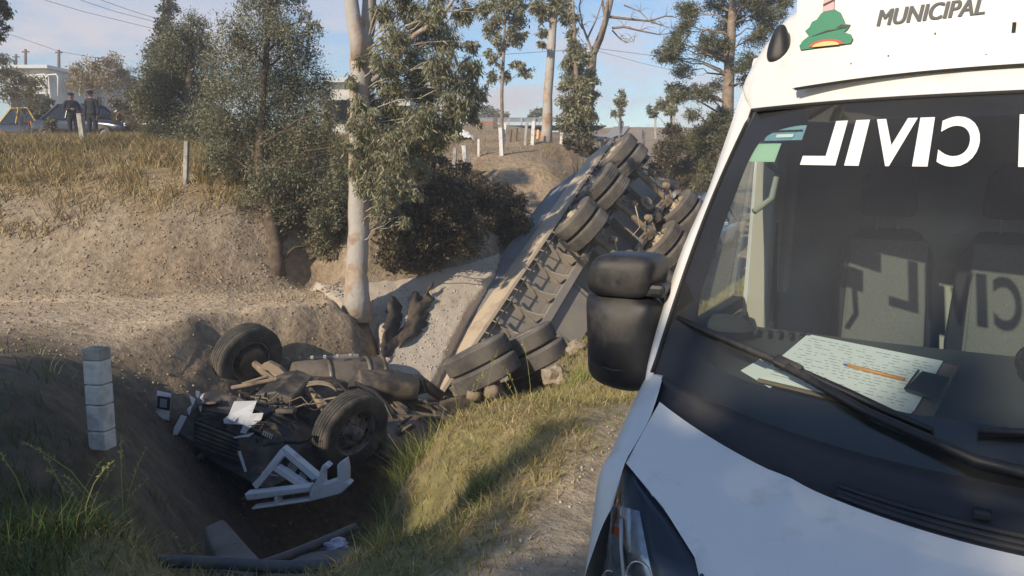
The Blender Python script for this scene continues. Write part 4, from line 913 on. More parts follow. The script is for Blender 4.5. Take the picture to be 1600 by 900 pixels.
kp('air_hose', M['rubber'], lambda mb: (mb.tube([P(498, 592, 10.8), P(520, 590, 10.7), P(540, 610, 10.6), P(548, 622, 10.5)], .022, 6), mb.tube([P(555, 598, 10.9), P(585, 612, 10.8), P(612, 640, 10.8), P(640, 668, 10.7)], .03, 7), mb.tube([P(372, 612, 10.1), P(388, 616, 10), P(402, 610, 10.1)], .018, 6), mb.tube([P(390, 672, 9.4), P(430, 690, 9.4), P(470, 692, 9.4), P(492, 680, 9.5)], .022, 6)), bevel=0, sm=True)
kp('hose_coil', M['chassis2'], lambda mb: [mb.tube([P(496 + 30 * math.cos(a) + q, 612 - 16 * math.sin(a) + q * 2, 10.75 - .05 * q) for a in np.linspace(.3, 2.4, 7)], .018, 6) for q in range(3)], bevel=0, sm=True)
# drive tandem, twisted round
DA = (P(760, 580, 11.3) - P(747, 554, 11.3)).normalized()
for (x, y, f) in ((746, 555, 11.35), (760, 583, 11.25), (819, 535, 12.0), (838, 560, 11.9)):
    wheel(tk, P(x, y, f), DA, TY_D, RIM_F)
kp('drive_axle', M['chassis2'], lambda mb: (mb.tube([P(746, 555, 11.35), P(775, 612, 11.2), P(800, 660, 11.0)], [.1, .13, .1], 10), mb.tube([P(819, 535, 12), P(850, 590, 11.8)], .1, 10)), bevel=0)
kp('brake_chamber', M['chassis2'], lambda mb: [mb.lathe([(-.12, .001), (-.12, .07), (-.05, .095), (0, .105), (.02, .105), (.08, .08), (.09, .001)], P(x, y, f), frame_from_axis((1, .2, -.1)), 16) for x, y, f in ((742, 616, 10.9), (770, 612, 10.8))], bevel=0, sm=True)
kp('tail_frame', M['chassis'], lambda mb: (mb.beam(P(690, 640, 11.6), P(850, 590, 12.2), .1, .25), mb.beam(P(720, 665, 11.0), P(860, 610, 11.8), .1, .25), mb.box(P(780, 625, 11.6), (.8, .5, .3), Matrix.Rotation(.3, 3, 'Y'))), bevel=.02)
# crushed cab
def cabf(mb):
    o = [P(x, y, f) for x, y, f in ((292, 648, 9.5), (330, 614, 9.9), (400, 640, 9.8), (450, 668, 9.8), (470, 700, 9.7), (455, 745, 9.3), (415, 765, 9.1), (330, 720, 9.2), (298, 700, 9.4))]
    mb.prism(o, (.35, 1.2, -.45))
    for _ in range(10): mb.box(P(random.uniform(300, 470), random.uniform(625, 720), 9.3), (random.uniform(.1, .4), random.uniform(.1, .3), random.uniform(.03, .12)), Matrix.Rotation(random.uniform(-1, 1), 3, 'Y') @ Matrix.Rotation(random.uniform(-.6, .6), 3, 'X'))
cab_ = kp('crushed_cab', M['chassis'], cabf, bevel=.03)
pol('grille', M['blackpl'], [(303, 652), (371, 678), (381, 732), (365, 728), (330, 712), (303, 695)], 9.05, .08, cab_)
for i in range(6):
    y = 660 + i * 7; kp('grille_slat', M['chassis'], lambda mb: mb.beam(P(305, y, 9.0), P(373 + i, y + 26, 9.0), .03, .02), cab_, 0)
pol('radiator_cover', M['chassis'], [(305, 618), (335, 608), (372, 620), (388, 640), (368, 650), (318, 640)], [9.5, 9.7, 9.6, 9.3, 9.1, 9.2], .12, cab_)
pol('crumpled_white_panel', M['cabwhite'], [(366, 627), (402, 626), (394, 646), (412, 645), (409, 655), (397, 668), (389, 670), (384, 678), (375, 676), (380, 664), (350, 662), (349, 655), (357, 649)], [9.0, 9.1, 8.95, 8.9, 8.95, 8.95, 8.9, 8.9, 8.9, 8.9, 8.85, 8.85, 8.9], .025, cab_)
v_ = pol('vent_panel', M['chassis'], [(411, 671), (429, 679), (425, 689), (408, 680)], 8.95, .04, cab_)
for i in range(5): kp('vent_slat', M['cabwhite'], lambda mb: mb.beam(P(412.5 + i * 3.2, 674 + i * 1.4, 8.9), P(410.5 + i * 3.2, 680 + i * 1.5, 8.9), .013, .012), v_, 0)
pol('chrome_strip', M['cabwhite'], [(371, 706), (376, 704), (386, 736), (382, 738)], 8.85, .02, cab_)
pol('white_corner_piece', M['cabwhite'], [(283, 648), (292, 651), (284, 668), (277, 680), (270, 679), (272, 668)], 9.1, .05, cab_)
kp('white_fragments', M['cabwhite'], lambda mb: [mb.prism([P(x, y, 9.2), P(x + a, y + b, 9.25), P(x + a * .6, y + b + 9, 9.2)], (.0, .03, .01)) for x, y, a, b in ((312, 622, 6, -6), (318, 625, -8, 10), (296, 620, 8, 6), (300, 634, -8, 6), (305, 612, 6, 2))], cab_, 0)
# left headlamp, torn off at the far corner
h1 = pol('headlamp_housing', M['cabwhite'], [(245, 610), (268, 615), (264, 658), (243, 650), (241, 645), (245, 640)], [9.2, 9.3, 9.3, 9.2, 9.15, 9.15], .14, cab_, .01)
pol('lamp_bezel', M['blackpl'], [(246, 618), (267, 621), (265, 642), (245, 638)], 9.13, .05, h1)
def lamp_grid(x0, y0, ux, uy, vx, vy, nu, nv, f, par, gap=.25):
    def g(mb):
        for i in range(nu):
            for j in range(nv):
                c = [(i + gap / 2, j + gap / 2), (i + 1 - gap / 2, j + gap / 2), (i + 1 - gap / 2, j + 1 - gap / 2), (i + gap / 2, j + 1 - gap / 2)]
                mb.prism([P(x0 + a / nu * ux + b / nv * vx, y0 + a / nu * uy + b / nv * vy, f) for a, b in c], (0, .01, 0))
    return kp('lamp_lens', M['lens'], g, par, 0)
lamp_grid(250, 623, 11, 1.5, -1, 13, 4, 6, 9.1, h1)
# right corner: headlamp bezel and bumper
bz = kp('headlamp_bezel', M['cabwhite'], lambda mb: [mb.prism([P(x, y, f) for x, y, f in q], (.02, .10, .0)) for q in (
    [(438, 702, 8.5), (442, 699, 8.5), (499, 747, 8.5), (494, 756, 8.5), (444, 713, 8.5)], [(438, 702, 8.49), (444, 712, 8.49), (428, 733, 8.45), (400, 765, 8.4), (393, 757, 8.4), (404, 746, 8.4)], [(426, 735, 8.44), (432, 729, 8.44), (487, 765, 8.44), (476, 769, 8.44)])], cab_, .008)
pol('headlamp_recess', M['blackpl'], [(444, 711), (431, 731), (469, 759), (486, 756), (492, 754)], 8.56, .1, bz)
lamp_grid(453, 722, 12, 10, -8, 12, 5, 4, 8.53, bz); lamp_grid(469, 737, 11, 9, -7, 11, 4, 4, 8.53, bz)
bp_ = kp('bumper', M['cabwhite'], lambda mb: [mb.prism([P(x, y, 8.32) for x, y in q], (.02, .12, 0)) for q in (
    [(381, 772), (484, 760), (483, 769), (386, 783)], [(392, 794), (482, 780), (485, 784), (394, 797)], [(428, 777), (434, 776), (435, 790), (427, 791)],
    [(483, 770), (497, 745), (506, 757), (527, 750), (536, 750), (548, 757), (532, 772), (484, 784)], [(497, 746), (502, 729), (508, 725), (515, 731), (505, 737), (505, 757)], [(527, 751), (526, 727), (539, 718), (542, 735), (542, 752)])], cab_, .012)
kp('bumper_foam', M['chassis'], lambda mb: mb.prism([P(x, y, 8.45) for x, y in ((482, 755), (492, 750), (496, 760), (490, 770), (483, 766))], (0, .1, 0)), bp_)
# loose wires, brackets and torn sheet around the wreck
rw = random.Random(5)
for i in range(16):
    x, y, f = rw.uniform(320, 470), rw.uniform(605, 690), rw.uniform(9.6, 10.5)
    pts = [P(x, y, f)]
    for q in range(5): pts.append(pts[-1] + Vector((rw.uniform(-.1, .22), rw.uniform(-.12, .05), rw.uniform(-.12, .12))))
    kp('wire', M['rubber'] if i % 3 else M['chassis2'], lambda mb: mb.tube(pts, rw.choice((.006, .009, .014)), 5, False), bevel=0, sm=True)
for i in range(18):
    x, y, f = (rw.uniform(320, 470) if i % 2 else rw.uniform(600, 690)), rw.uniform(605, 680), rw.uniform(10.2, 10.9)
    c = P(x, y, f); a = Vector((rw.uniform(-1, 1), rw.uniform(-.6, .2), rw.uniform(-1, 1))).normalized()
    kp('bracket', M['chassis2'] if i % 2 else M['chassis'], lambda mb: mb.beam(c, c + a * rw.uniform(.12, .4), rw.uniform(.03, .1), rw.uniform(.015, .05), (rw.random(), rw.random(), 1)), bevel=.006)
for i in range(9):
    x, y, f = rw.uniform(300, 480), rw.uniform(640, 750), rw.uniform(8.7, 9.1); c = P(x, y, f)
    q = [c + Vector((rw.uniform(-.16, .16), rw.uniform(-.08, .08), rw.uniform(-.12, .12))) for _ in range(4)]
    kp('torn_sheet', M['chassis'] if i % 3 else M['cabwhite'], lambda mb: (mb.add(q, [(0, 1, 2), (0, 2, 3)])), cab_, 0).modifiers.new('solid', 'SOLIDIFY').thickness = .008
# concrete culvert headwall, wing slabs and the two pipes
cu = thing('culvert_headwall', 'old concrete culvert headwall at the mouth of the ditch', 'culvert', P(480, 890, 4.0))
kp('headwall', M['cement'], lambda mb: mb.prism([P(395, 905, 3.95), P(470, 862, 4.35), P(560, 850, 4.5), P(690, 855, 4.55), P(700, 900, 4.1), P(560, 930, 3.8)], (0, 0, -.5)), cu, .03)
kp('wing_slab', M['cement'], lambda mb: mb.prism([P(318, 822, 4.9), P(350, 808, 5.1), P(420, 885, 4.2), P(395, 900, 4.1), P(345, 890, 4.2)], (-.05, .1, -.4)), cu, .03)
for lab, pts, r_ in [('long dark pipe lying across the bottom of the picture', [(-60, 905, 3.9), (130, 884, 4.0), (230, 878, 4.05), (330, 879, 4.0), (450, 886, 3.95), (560, 880, 3.95), (640, 872, 4.1)], .034), ('grey pipe slanting into the dark pit beside the slab', [(405, 884, 4.1), (450, 868, 4.25), (500, 848, 4.45), (555, 824, 4.7)], .028)]:
    mb = MB(); q = [P(*a) for a in pts]
    fine = []
    for i in range(len(q) - 1):
        for u in (0, .25, .5, .75): 
            p0, p1, p2, p3 = q[max(i - 1, 0)], q[i], q[i + 1], q[min(i + 2, len(q) - 1)]
            fine.append(.5 * ((2 * p1) + (p2 - p0) * u + (2 * p0 - 5 * p1 + 4 * p2 - p3) * u * u + (3 * p1 - p0 - 3 * p2 + p3) * u ** 3))
    fine.append(q[-1]); mb.tube(fine, r_, 12); tag(mb.build('drain_pipe', M['pipe'], None, smooth=True), lab, 'pipe')
def rag(name, c, s, m, label, cat, seed, flat=.35):
    mb = MB(); bm = bmesh.new(); bmesh.ops.create_icosphere(bm, subdivisions=3, radius=1)
    for v in bm.verts:
        n_ = noise.noise(v.co * 1.7 + Vector((seed, 0, 0))) * .5 + noise.noise(v.co * 4 + Vector((seed, 3, 0))) * .25
        v.co = Vector((v.co.x * s[0], v.co.y * s[1], v.co.z * s[2])) * (1 + n_) + Vector(c)
    me = bpy.data.meshes.new(name); bm.to_mesh(me); bm.free(); me.materials.append(m); return tag(link(name, me, angle=30), label, cat)
rag('plastic_rubbish', P(520, 852, 4.48), (.09, .05, .035), mat('lilac_plastic', (.42, .42, .55), .5, var=.4, vscale=20), 'crumpled lilac plastic bag lying on the concrete slab', 'rubbish', 3)
rag('plastic_rubbish', P(793, 645, 8.1), (.06, .05, .06), mat('blue_plastic', (.35, .42, .52), .5, var=.4, vscale=20), 'small bluish plastic rubbish in the verge grass before the tyres', 'rubbish', 5)
rag('boulder', P(868, 590, 10.0), (.16, .14, .15), M['stone'], 'tan boulder at the foot of the rear tyres of the cab', 'stone', 7)
rag('boulder', P(905, 545, 10.6), (.17, .14, .12), M['stone'], 'grey tan stone wedged under the trailer edge by the mirror', 'stone', 9)
rag('boulder', P(45, 645, 7.2), (.32, .25, .12), M['cement'], 'broken slab of rubble in the shade at the left edge', 'stone', 11)
# concrete marker post in the left foreground
mp_ = thing('marker_post', 'short segmented white concrete post standing in the shade at left', 'post', P(160, 695, 5.5))
b0, b1_ = P(161, 700, 5.5), P(150, 543, 5.42)
for i, (u0, u1) in enumerate(((0, .18), (.19, .44), (.45, .64), (.65, .88), (.885, 1))):
    def seg(mb):
        a, b = b0.lerp(b1_, u0), b0.lerp(b1_, u1); mb.beam(a, b, .138 + .006 * (i == 4), .12, (.2, 1, 0))
    kp('block', M['concrete'] if i == 4 else M['postwhite'], seg, mp_, .008)
# ------------------------------------------------------------------ white van
van = thing('white_van', 'white civil protection van parked on the shoulder at right, facing the camera', 'van', (.90, 1.19, 0), R(-30))
def vp(name, m, fn, parent=van, bevel=0, sm=False, sub=0, angle=None, solid=0):
    mb = MB(); fn(mb); o = mb.build(name, m, parent, local=True, bevel=bevel, smooth=sm, sub=sub, angle=angle)
    if solid: q = o.modifiers.new('solid', 'SOLIDIFY'); q.thickness = solid; q.offset = -1
    return o
lerp = lambda a, b, t: a + (b - a) * t
def W_(a, b, off=0.):
    bb = min(max(b, 0), 1); s = math.sin(math.pi * bb)
    p = Vector((a * lerp(.93, .855, b), lerp(.48, 1.25, b) + .28 * abs(a) ** 2.3 - .04 * s, lerp(1.2, 2.07, b) + .06 * (1 - b) * a * a + .03 * s))
    if off:
        e_ = .01; du = W_(a + e_, b) - W_(a - e_, b); dv = W_(a, b + e_) - W_(a, b - e_); p = p + du.cross(dv).normalized() * off
    return p
def cgrid(mb, rows, k=5):
    """smooth surface through a net of control points"""
    def cr(p, n):
        out = []
        for i in range(len(p) - 1):
            p0, p1, p2, p3 = p[max(i - 1, 0)], p[i], p[i + 1], p[min(i + 2, len(p) - 1)]
            if i == 0: p0 = p1 * 2 - p2
            if i == len(p) - 2: p3 = p2 * 2 - p1
            for q in range(n):
                u = q / n; out.append(.5 * (p1 * 2 + (p2 - p0) * u + (p0 * 2 - p1 * 5 + p2 * 4 - p3) * (u * u) + (p1 * 3 - p0 - p2 * 3 + p3) * (u ** 3)))
        out.append(p[-1]); return out
    rows = [cr([Vector(q) for q in r_], k) for r_ in rows]; cols = [cr(list(c), k) for c in zip(*rows)]
    m, n = len(cols[0]), len(cols); o = len(mb.v)
    mb.v += [tuple(cols[j][i]) for i in range(m) for j in range(n)]
    fs = [(o + i * n + j, o + (i + 1) * n + j, o + (i + 1) * n + j + 1, o + i * n + j + 1) for i in range(m - 1) for j in range(n - 1)]; mb.f += fs; mb.m += [0] * len(fs)
def hoodz(x, y): return 1.0 + .335 * y - .035 * (abs(x) / .93) ** 4 * (1 - y / .7)
_xr = [0, .187, .292, .534, .727, .849, .93]; _yr = [.295, .304, .324, .41, .513, .577, .63]
def yrear(x): return .295 + .40 * x * x
def yfront(x): return float(np.interp(abs(x), [0, .3, .593, .733, .886], [-.09, -.065, .054, .206, .34]))
def hood(u, v):
    x = -.886 + 1.772 * u; ya, yb = yrear(x) - .004, yfront(x) + .004; y = lerp(ya, yb, v)
    z = hoodz(x, y) + .012 * math.sin(math.pi * v) * (1 - (x / .9) ** 2)
    if abs(x) < .6: z -= .05 * max(0, v - .75) * 4 * max(0, v - .75) * 4
    # shallow pressed crease either side
    z += .006 * math.exp(-((abs(x) - .36 - .12 * (1 - v)) / .035) ** 2)
    return (x, y, z)
vp('bonnet', M['white'], lambda mb: mb.grid(hood, 60, 26), sm=True)
def side_fender(sg):
    prof = []
    rows = [(.285, .897, .99), (.34, .888, None), (.42, .888, None), (.52, .888, None), (.62, .90, None), (.70, .915, None), (.80, .935, None), (.95, .95, None)]
    def f(mb):
        V_ = []
        for (y, x, z) in rows:
            zz = z if z else hoodz(x, min(y, .66)) + (.0 if y < .66 else (y - .66) * .25)
            xo = .962 + .045 * min(1, max(0, (y - .3) / .5))
            if z: V_.append([(sg * .897, .285, 1.0), (sg * .918, .275, .95), (sg * .938, .262, .88), (sg * .962, .25, .78), (sg * .985, .235, .60), (sg * .975, .22, .35)]); continue
            V_.append([(sg * x, y, zz), (sg * (x * .5 + xo * .5), y + .005, zz - .012), (sg * xo, y + .01, zz - .06), (sg * (xo + .012), y + .01, zz - .18), (sg * (xo + .015), y, .62), (sg * (xo - .0), y, .35)])
        cgrid(mb, V_)
    vp('fender', M['white'], f, sm=True)
side_fender(-1); side_fender(1)
# headlamps
M['lampcl'] = mat('clear_lamp_facets', (.42, .45, .50), .18, .55, var=.5, vscale=14)
M['slate_sheen'] = mat('slate_sheen_housing', (.05, .06, .078), .18)  # slate blue puts the sky's reflection into the dark housing colour
def lampcurve(pts, t):
    t *= len(pts) - 1; i = min(int(t), len(pts) - 2); return Vector(pts[i]).lerp(Vector(pts[i + 1]), t - i)
LI = [(-.884, .338, 1.088), (-.735, .202, 1.047), (-.597, .050, .998), (-.50, -.05, .93), (-.45, -.11, .80)]
LO = [(-.888, .335, 1.083), (-.898, .290, 1.01), (-.917, .285, .91), (-.928, .265, .79), (-.925, .21, .62)]
def lampS(sg, u, v, off=0):
    a = lampcurve(LI, v); b = lampcurve(LO, v); p = a.lerp(b, u); k = math.sin(math.pi * u) * .05 * min(1, v * 2)
    p = p + Vector((-.55, -.75, .35)).normalized() * (k + off); return (p.x * -sg if sg > 0 else p.x, p.y, p.z)
for sg in (-1, 1):
    hl = vp('headlamp', M['slate_sheen'], lambda mb: mb.grid(lambda u, v: lampS(sg, u, v, -.02), 16, 24), sm=True)
    def facets(mb):
        mb.grid(lambda u, v: lampS(sg, .36 + .58 * u, .26 + .72 * v, -.008 + .0035 * abs(math.sin(u * 11)) + .0025 * abs(math.sin(v * 26)) * (u > .5)), 60, 60)
    vp('reflector', M['lampcl'], facets, hl, angle=25)
    vp('indicator', M['amber'], lambda mb: (mb.grid(lambda u, v: lampS(sg, .86 + .08 * u, .22 + .25 * v, -.004), 4, 8), mb.grid(lambda u, v: lampS(sg, .60 + .22 * u, .40 + .05 * v, -.002), 4, 3)), hl, sm=True)
    for (u, v, r_) in ((.47, .62, .038), (.80, .72, .03)):
        c = Vector(lampS(sg, u, v, -.005)); mm = frame_from_axis(Vector((-.3 * (1 if sg < 0 else -1), -.9, .2)))
        vp('lamp_bowl', M['chrome'], lambda mb: mb.lathe([(-.05, .004), (-.045, r_ * .5), (-.02, r_ * .85), (.0, r_), (.006, r_ * 1.06), (.0, r_ * 1.12)], c, mm, 20), hl, sm=True)
    vp('lamp_divider', M['steel'], lambda mb: mb.tube([lampS(sg, .62 - .05 * q / 8, .34 + .62 * q / 8, .002) for q in range(9)], .007, 6), hl, sm=True)
    vp('lens_cover', M['clearglass'], lambda mb: mb.grid(lambda u, v: lampS(sg, u, v, .004), 16, 24), hl, sm=True)
# nose below bonnet and lamps
def nose(u, v):
    x = -.93 + 1.86 * u; y = -.13 + .36 * abs(x / .95) ** 3; zt = .955 if abs(x) < .5 else lerp(.955, .60, min(1, (abs(x) - .5) / .3))
    return (x, y + .0 - .07 * math.sin(math.pi * v), lerp(zt, .28, v))
vp('front_bumper', M['blackpl'], lambda mb: mb.grid(nose, 30, 12), sm=True)
vp('grille', M['blackpl'], lambda mb: [mb.box((0, -.20, .62 + i * .06), (.95, .03, .025)) for i in range(5)], bevel=.004)
# windscreen
vp('windscreen', M['glass'], lambda mb: mb.grid(lambda u, v: W_(-1.03 + 2.06 * u, -.03 + 1.06 * v), 60, 30), sm=True)
ws = [o for o in van.children if o.name.startswith('windscreen')][0]
def fritring(mb):
    K = 160; A0, B0, B1 = .945, .045, .955; inn = []; out = []
    for k in range(K):
        t = 2 * math.pi * k / K; c, s = math.cos(t), math.sin(t); n_ = 9.
        a = A0 * math.copysign(abs(c) ** (2 / n_), c); b = (B0 + B1) / 2 + (B1 - B0) / 2 * math.copysign(abs(s) ** (2 / n_), s)
        if s < 0: b += .05 * (1 - abs(a)) * (abs(s) ** .3)
        inn.append((a, b)); m_ = max(abs(c), abs(s)); out.append((1.03 * c / m_, .5 + .53 * s / m_))
    NR = 5
    for r_ in range(NR + 1):
        for (a, b), (c, d) in zip(inn, out): mb.v.append(tuple(W_(lerp(a, c, r_ / NR), lerp(b, d, r_ / NR), -.004)))
    for r_ in range(NR):
        for k in range(K): mb.f.append((r_ * K + k, r_ * K + (k + 1) % K, (r_ + 1) * K + (k + 1) % K, (r_ + 1) * K + k))
    mb.m = [0] * len(mb.f)
vp('black_border', M['frit'], fritring, ws, sm=True)
def seal(mb):
    pts = [W_(-1.035, -.03 + 1.06 * i / 24, .002) for i in range(25)] + [W_(-1.035 + 2.07 * i / 30, 1.035, .002) for i in range(31)] + [W_(1.035, 1.03 - 1.06 * i / 24, .002) for i in range(25)]
    mb.tube(pts, .007, 6)
vp('windscreen_seal', M['rubber'], seal, ws, sm=True)
# lettering
def text_mesh(body, bold=0.012):
    cu_ = bpy.data.curves.new('t', 'FONT'); cu_.body = body; cu_.size = 1; cu_.offset = bold; cu_.resolution_u = 6; cu_.fill_mode = 'FRONT'
    o = bpy.data.objects.new('t', cu_); COL.objects.link(o); dg = bpy.context.evaluated_depsgraph_get(); me = bpy.data.meshes.new_from_object(o.evaluated_get(dg))
    bpy.data.objects.remove(o); v = np.array([q.co[:] for q in me.vertices]); f = [tuple(p.vertices) for p in me.polygons]; bpy.data.meshes.remove(me); bpy.data.curves.remove(cu_)
    v[:, 0] -= v[:, 0].min(); v[:, 1] -= v[:, 1].min(); v[:, 0] /= v[:, 0].max(); v[:, 1] /= v[:, 1].max(); return v, f
def glass_text(body, a0, a1, b0, b1, bold=.03, slant=0):
    v, f = text_mesh(body, bold); mb = MB(); mb.add([W_(lerp(a0, a1, x) , lerp(b0, b1, y), .004) for x, y, _ in v], [tuple(reversed(q)) for q in f])
    return mb.build('lettering', M['vinyl'], ws, local=True)
for ch_, a0, a1 in (('C', -.150, -.268), ('I', -.292, -.338), ('V', -.346, -.482), ('I', -.506, -.555), ('L', -.585, -.715), ('N', .085, -.042)): glass_text(ch_, a0, a1, .757, .948)
vp('blue_sticker', M['stblue'], lambda mb: mb.grid(lambda u, v: W_(-.912 + .164 * u, .876 + .07 * v, -.006), 6, 4), ws)
vp('green_sticker', M['stgreen'], lambda mb: mb.grid(lambda u, v: W_(-.985 + .156 * u, .776 + .086 * v, -.006), 6, 4), ws)
vp('sticker_label', M['paper'], lambda mb: mb.grid(lambda u, v: W_(-.862 + .075 * u, .886 + .016 * v, -.002), 3, 2), ws)
vp('sticker_band', M['gl_dark'], lambda mb: mb.grid(lambda u, v: W_(-.905 + .15 * u, .914 + .008 * v, -.002), 3, 2), ws)
# cowl
def cowlf(u, v):
    x = -.92 + 1.84 * u; a = x / .93; p0 = Vector((x, yrear(x) + .0, hoodz(x, yrear(x)) - .008)); p1 = W_(a, -.025) + Vector((0, 0, -.006)); p = p0.lerp(p1, v)
    p.z += -.018 * math.sin(math.pi * min(1, v * 1.15)) + (.008 if v > .78 else 0); return p
cw = vp('cowl', M['cowl'], lambda mb: mb.grid(cowlf, 50, 20), sm=True)
for v0 in (.18, .30, .42):
    vp('cowl_rib', M['cowl'], lambda mb: mb.tube([Vector(cowlf(.30 + .40 * i / 20, v0)) + Vector((0, 0, .002)) for i in range(21)], .009, 6), cw, sm=True)
def cp_(x, v): return Vector(cowlf((x + .92) / 1.84, v))
vp('washer_jet', M['blackpl'], lambda mb: mb.box(cp_(-.075, .55) + Vector((0, 0, .012)), (.035, .03, .022)), cw, bevel=.006)
# wipers
def wiper(pts, joint, arm):
    w = vp('wiper', M['blackpl'], lambda mb: mb.tube([W_(a, b, .028) for a, b in pts], [.008] + [.011] * (len(pts) - 2) + [.007], 8), sm=True)
    vp('wiper_rubber', M['rubber'], lambda mb: mb.tube([W_(a, b, .010) for a, b in pts], .005, 4), w)
    vp('wiper_joint', M['blackpl'], lambda mb: mb.beam(W_(*joint[0], .035), W_(*joint[1], .035), .032, .026, (0, -1, 1)), w, bevel=.006)
    vp('wiper_arm', M['blackpl'], lambda mb: mb.tube([W_(a, b, o_) for a, b, o_ in arm], [.012, .012, .014, .016], 8), w, sm=True)
wiper([(-.976, .153), (-.85, .147), (-.7, .137), (-.567, .122), (-.4, .096), (-.3, .074), (-.196, .053)], ((-.61, .128), (-.53, .115)), [(-.57, .118, .04), (-.35, .06, .045), (-.1, .005, .04), (.18, -.02, .03)])
wiper([(-.099, .07), (.1, .09), (.35, .11), (.6, .13)], ((.2, .10), (.28, .105)), [(.24, .10, .04), (.45, .06, .045), (.6, .01, .04), (.75, -.02, .03)])
# pillars, roof, sides
O_ = [(.955, .70, 1.12), (1.005, .83, 1.24), (1.0, 1.10, 1.56), (.975, 1.33, 1.78), (.962, 1.50, 1.97), (.935, 1.65, 2.19), (.872, 1.77, 2.38), (.80, 1.92, 2.51)]
I_b = [-.06, .0, .33, .60, .86, 1.03]
def pillar(sg):
    rows = []
    for k, b in enumerate(I_b):
        o = Vector(O_[k]); i = W_(1.03, b); i = Vector((abs(i.x), i.y, i.z)); m1 = i.lerp(o, .45) + Vector((.006, -.016, .004)); m2 = i.lerp(o, .85) + Vector((.004, -.006, .002))
        rows.append([i, m1, m2, o, o + Vector((.008, .06, -.01)), o + Vector((0.0, .10, -.02))])
    def f(mb):
        cgrid(mb, [[(sg * p.x, p.y, p.z) for p in r_] for r_ in rows])
    vp('pillar', M['white'], f, sm=True)
pillar(-1); pillar(1)
def rooff(mb):
    rows = []
    spec = [(None, None), ((0, 1.365, 2.19), (.935, 1.65, 2.19)), ((0, 1.56, 2.40), (.872, 1.77, 2.38)), ((0, 1.78, 2.52), (.80, 1.92, 2.51)), ((0, 2.3, 2.58), (.80, 2.4, 2.54)), ((0, 4, 2.58), (.80, 4, 2.54)), ((0, 5.8, 2.56), (.80, 5.8, 2.52))]
    for c, e_ in spec:
        r_ = []
        for k in range(-8, 9):
            a = k / 8
            if c is None: p = W_(1.03 * a, 1.03)
            else:
                q = abs(a) ** 2.2; p = Vector((a * e_[0], lerp(c[1], e_[1], q), lerp(c[2], e_[2], q)))
            r_.append(p)
        # roll over to the side wall
        k_ = len(rows); rx, ry, rz = [(0, 0, 0), (.008, .06, -.01), (.045, .08, -.05), (.07, .10, -.10), (.085, .02, -.14), (.09, 0, -.16), (.09, 0, -.16)][k_]
        e0, e1 = r_[0], r_[-1]
        if k_: r_ = [Vector((e0.x - rx, e0.y + ry, e0.z + rz))] + r_ + [Vector((e1.x + rx, e1.y + ry, e1.z + rz))]
        else: r_ = [e0 + Vector((-.002, .002, 0))] + r_ + [e1 + Vector((.002, .002, 0))]
        rows.append(r_)
    cgrid(mb, rows, 4)
vp('roof', M['white'], rooff, sm=True)
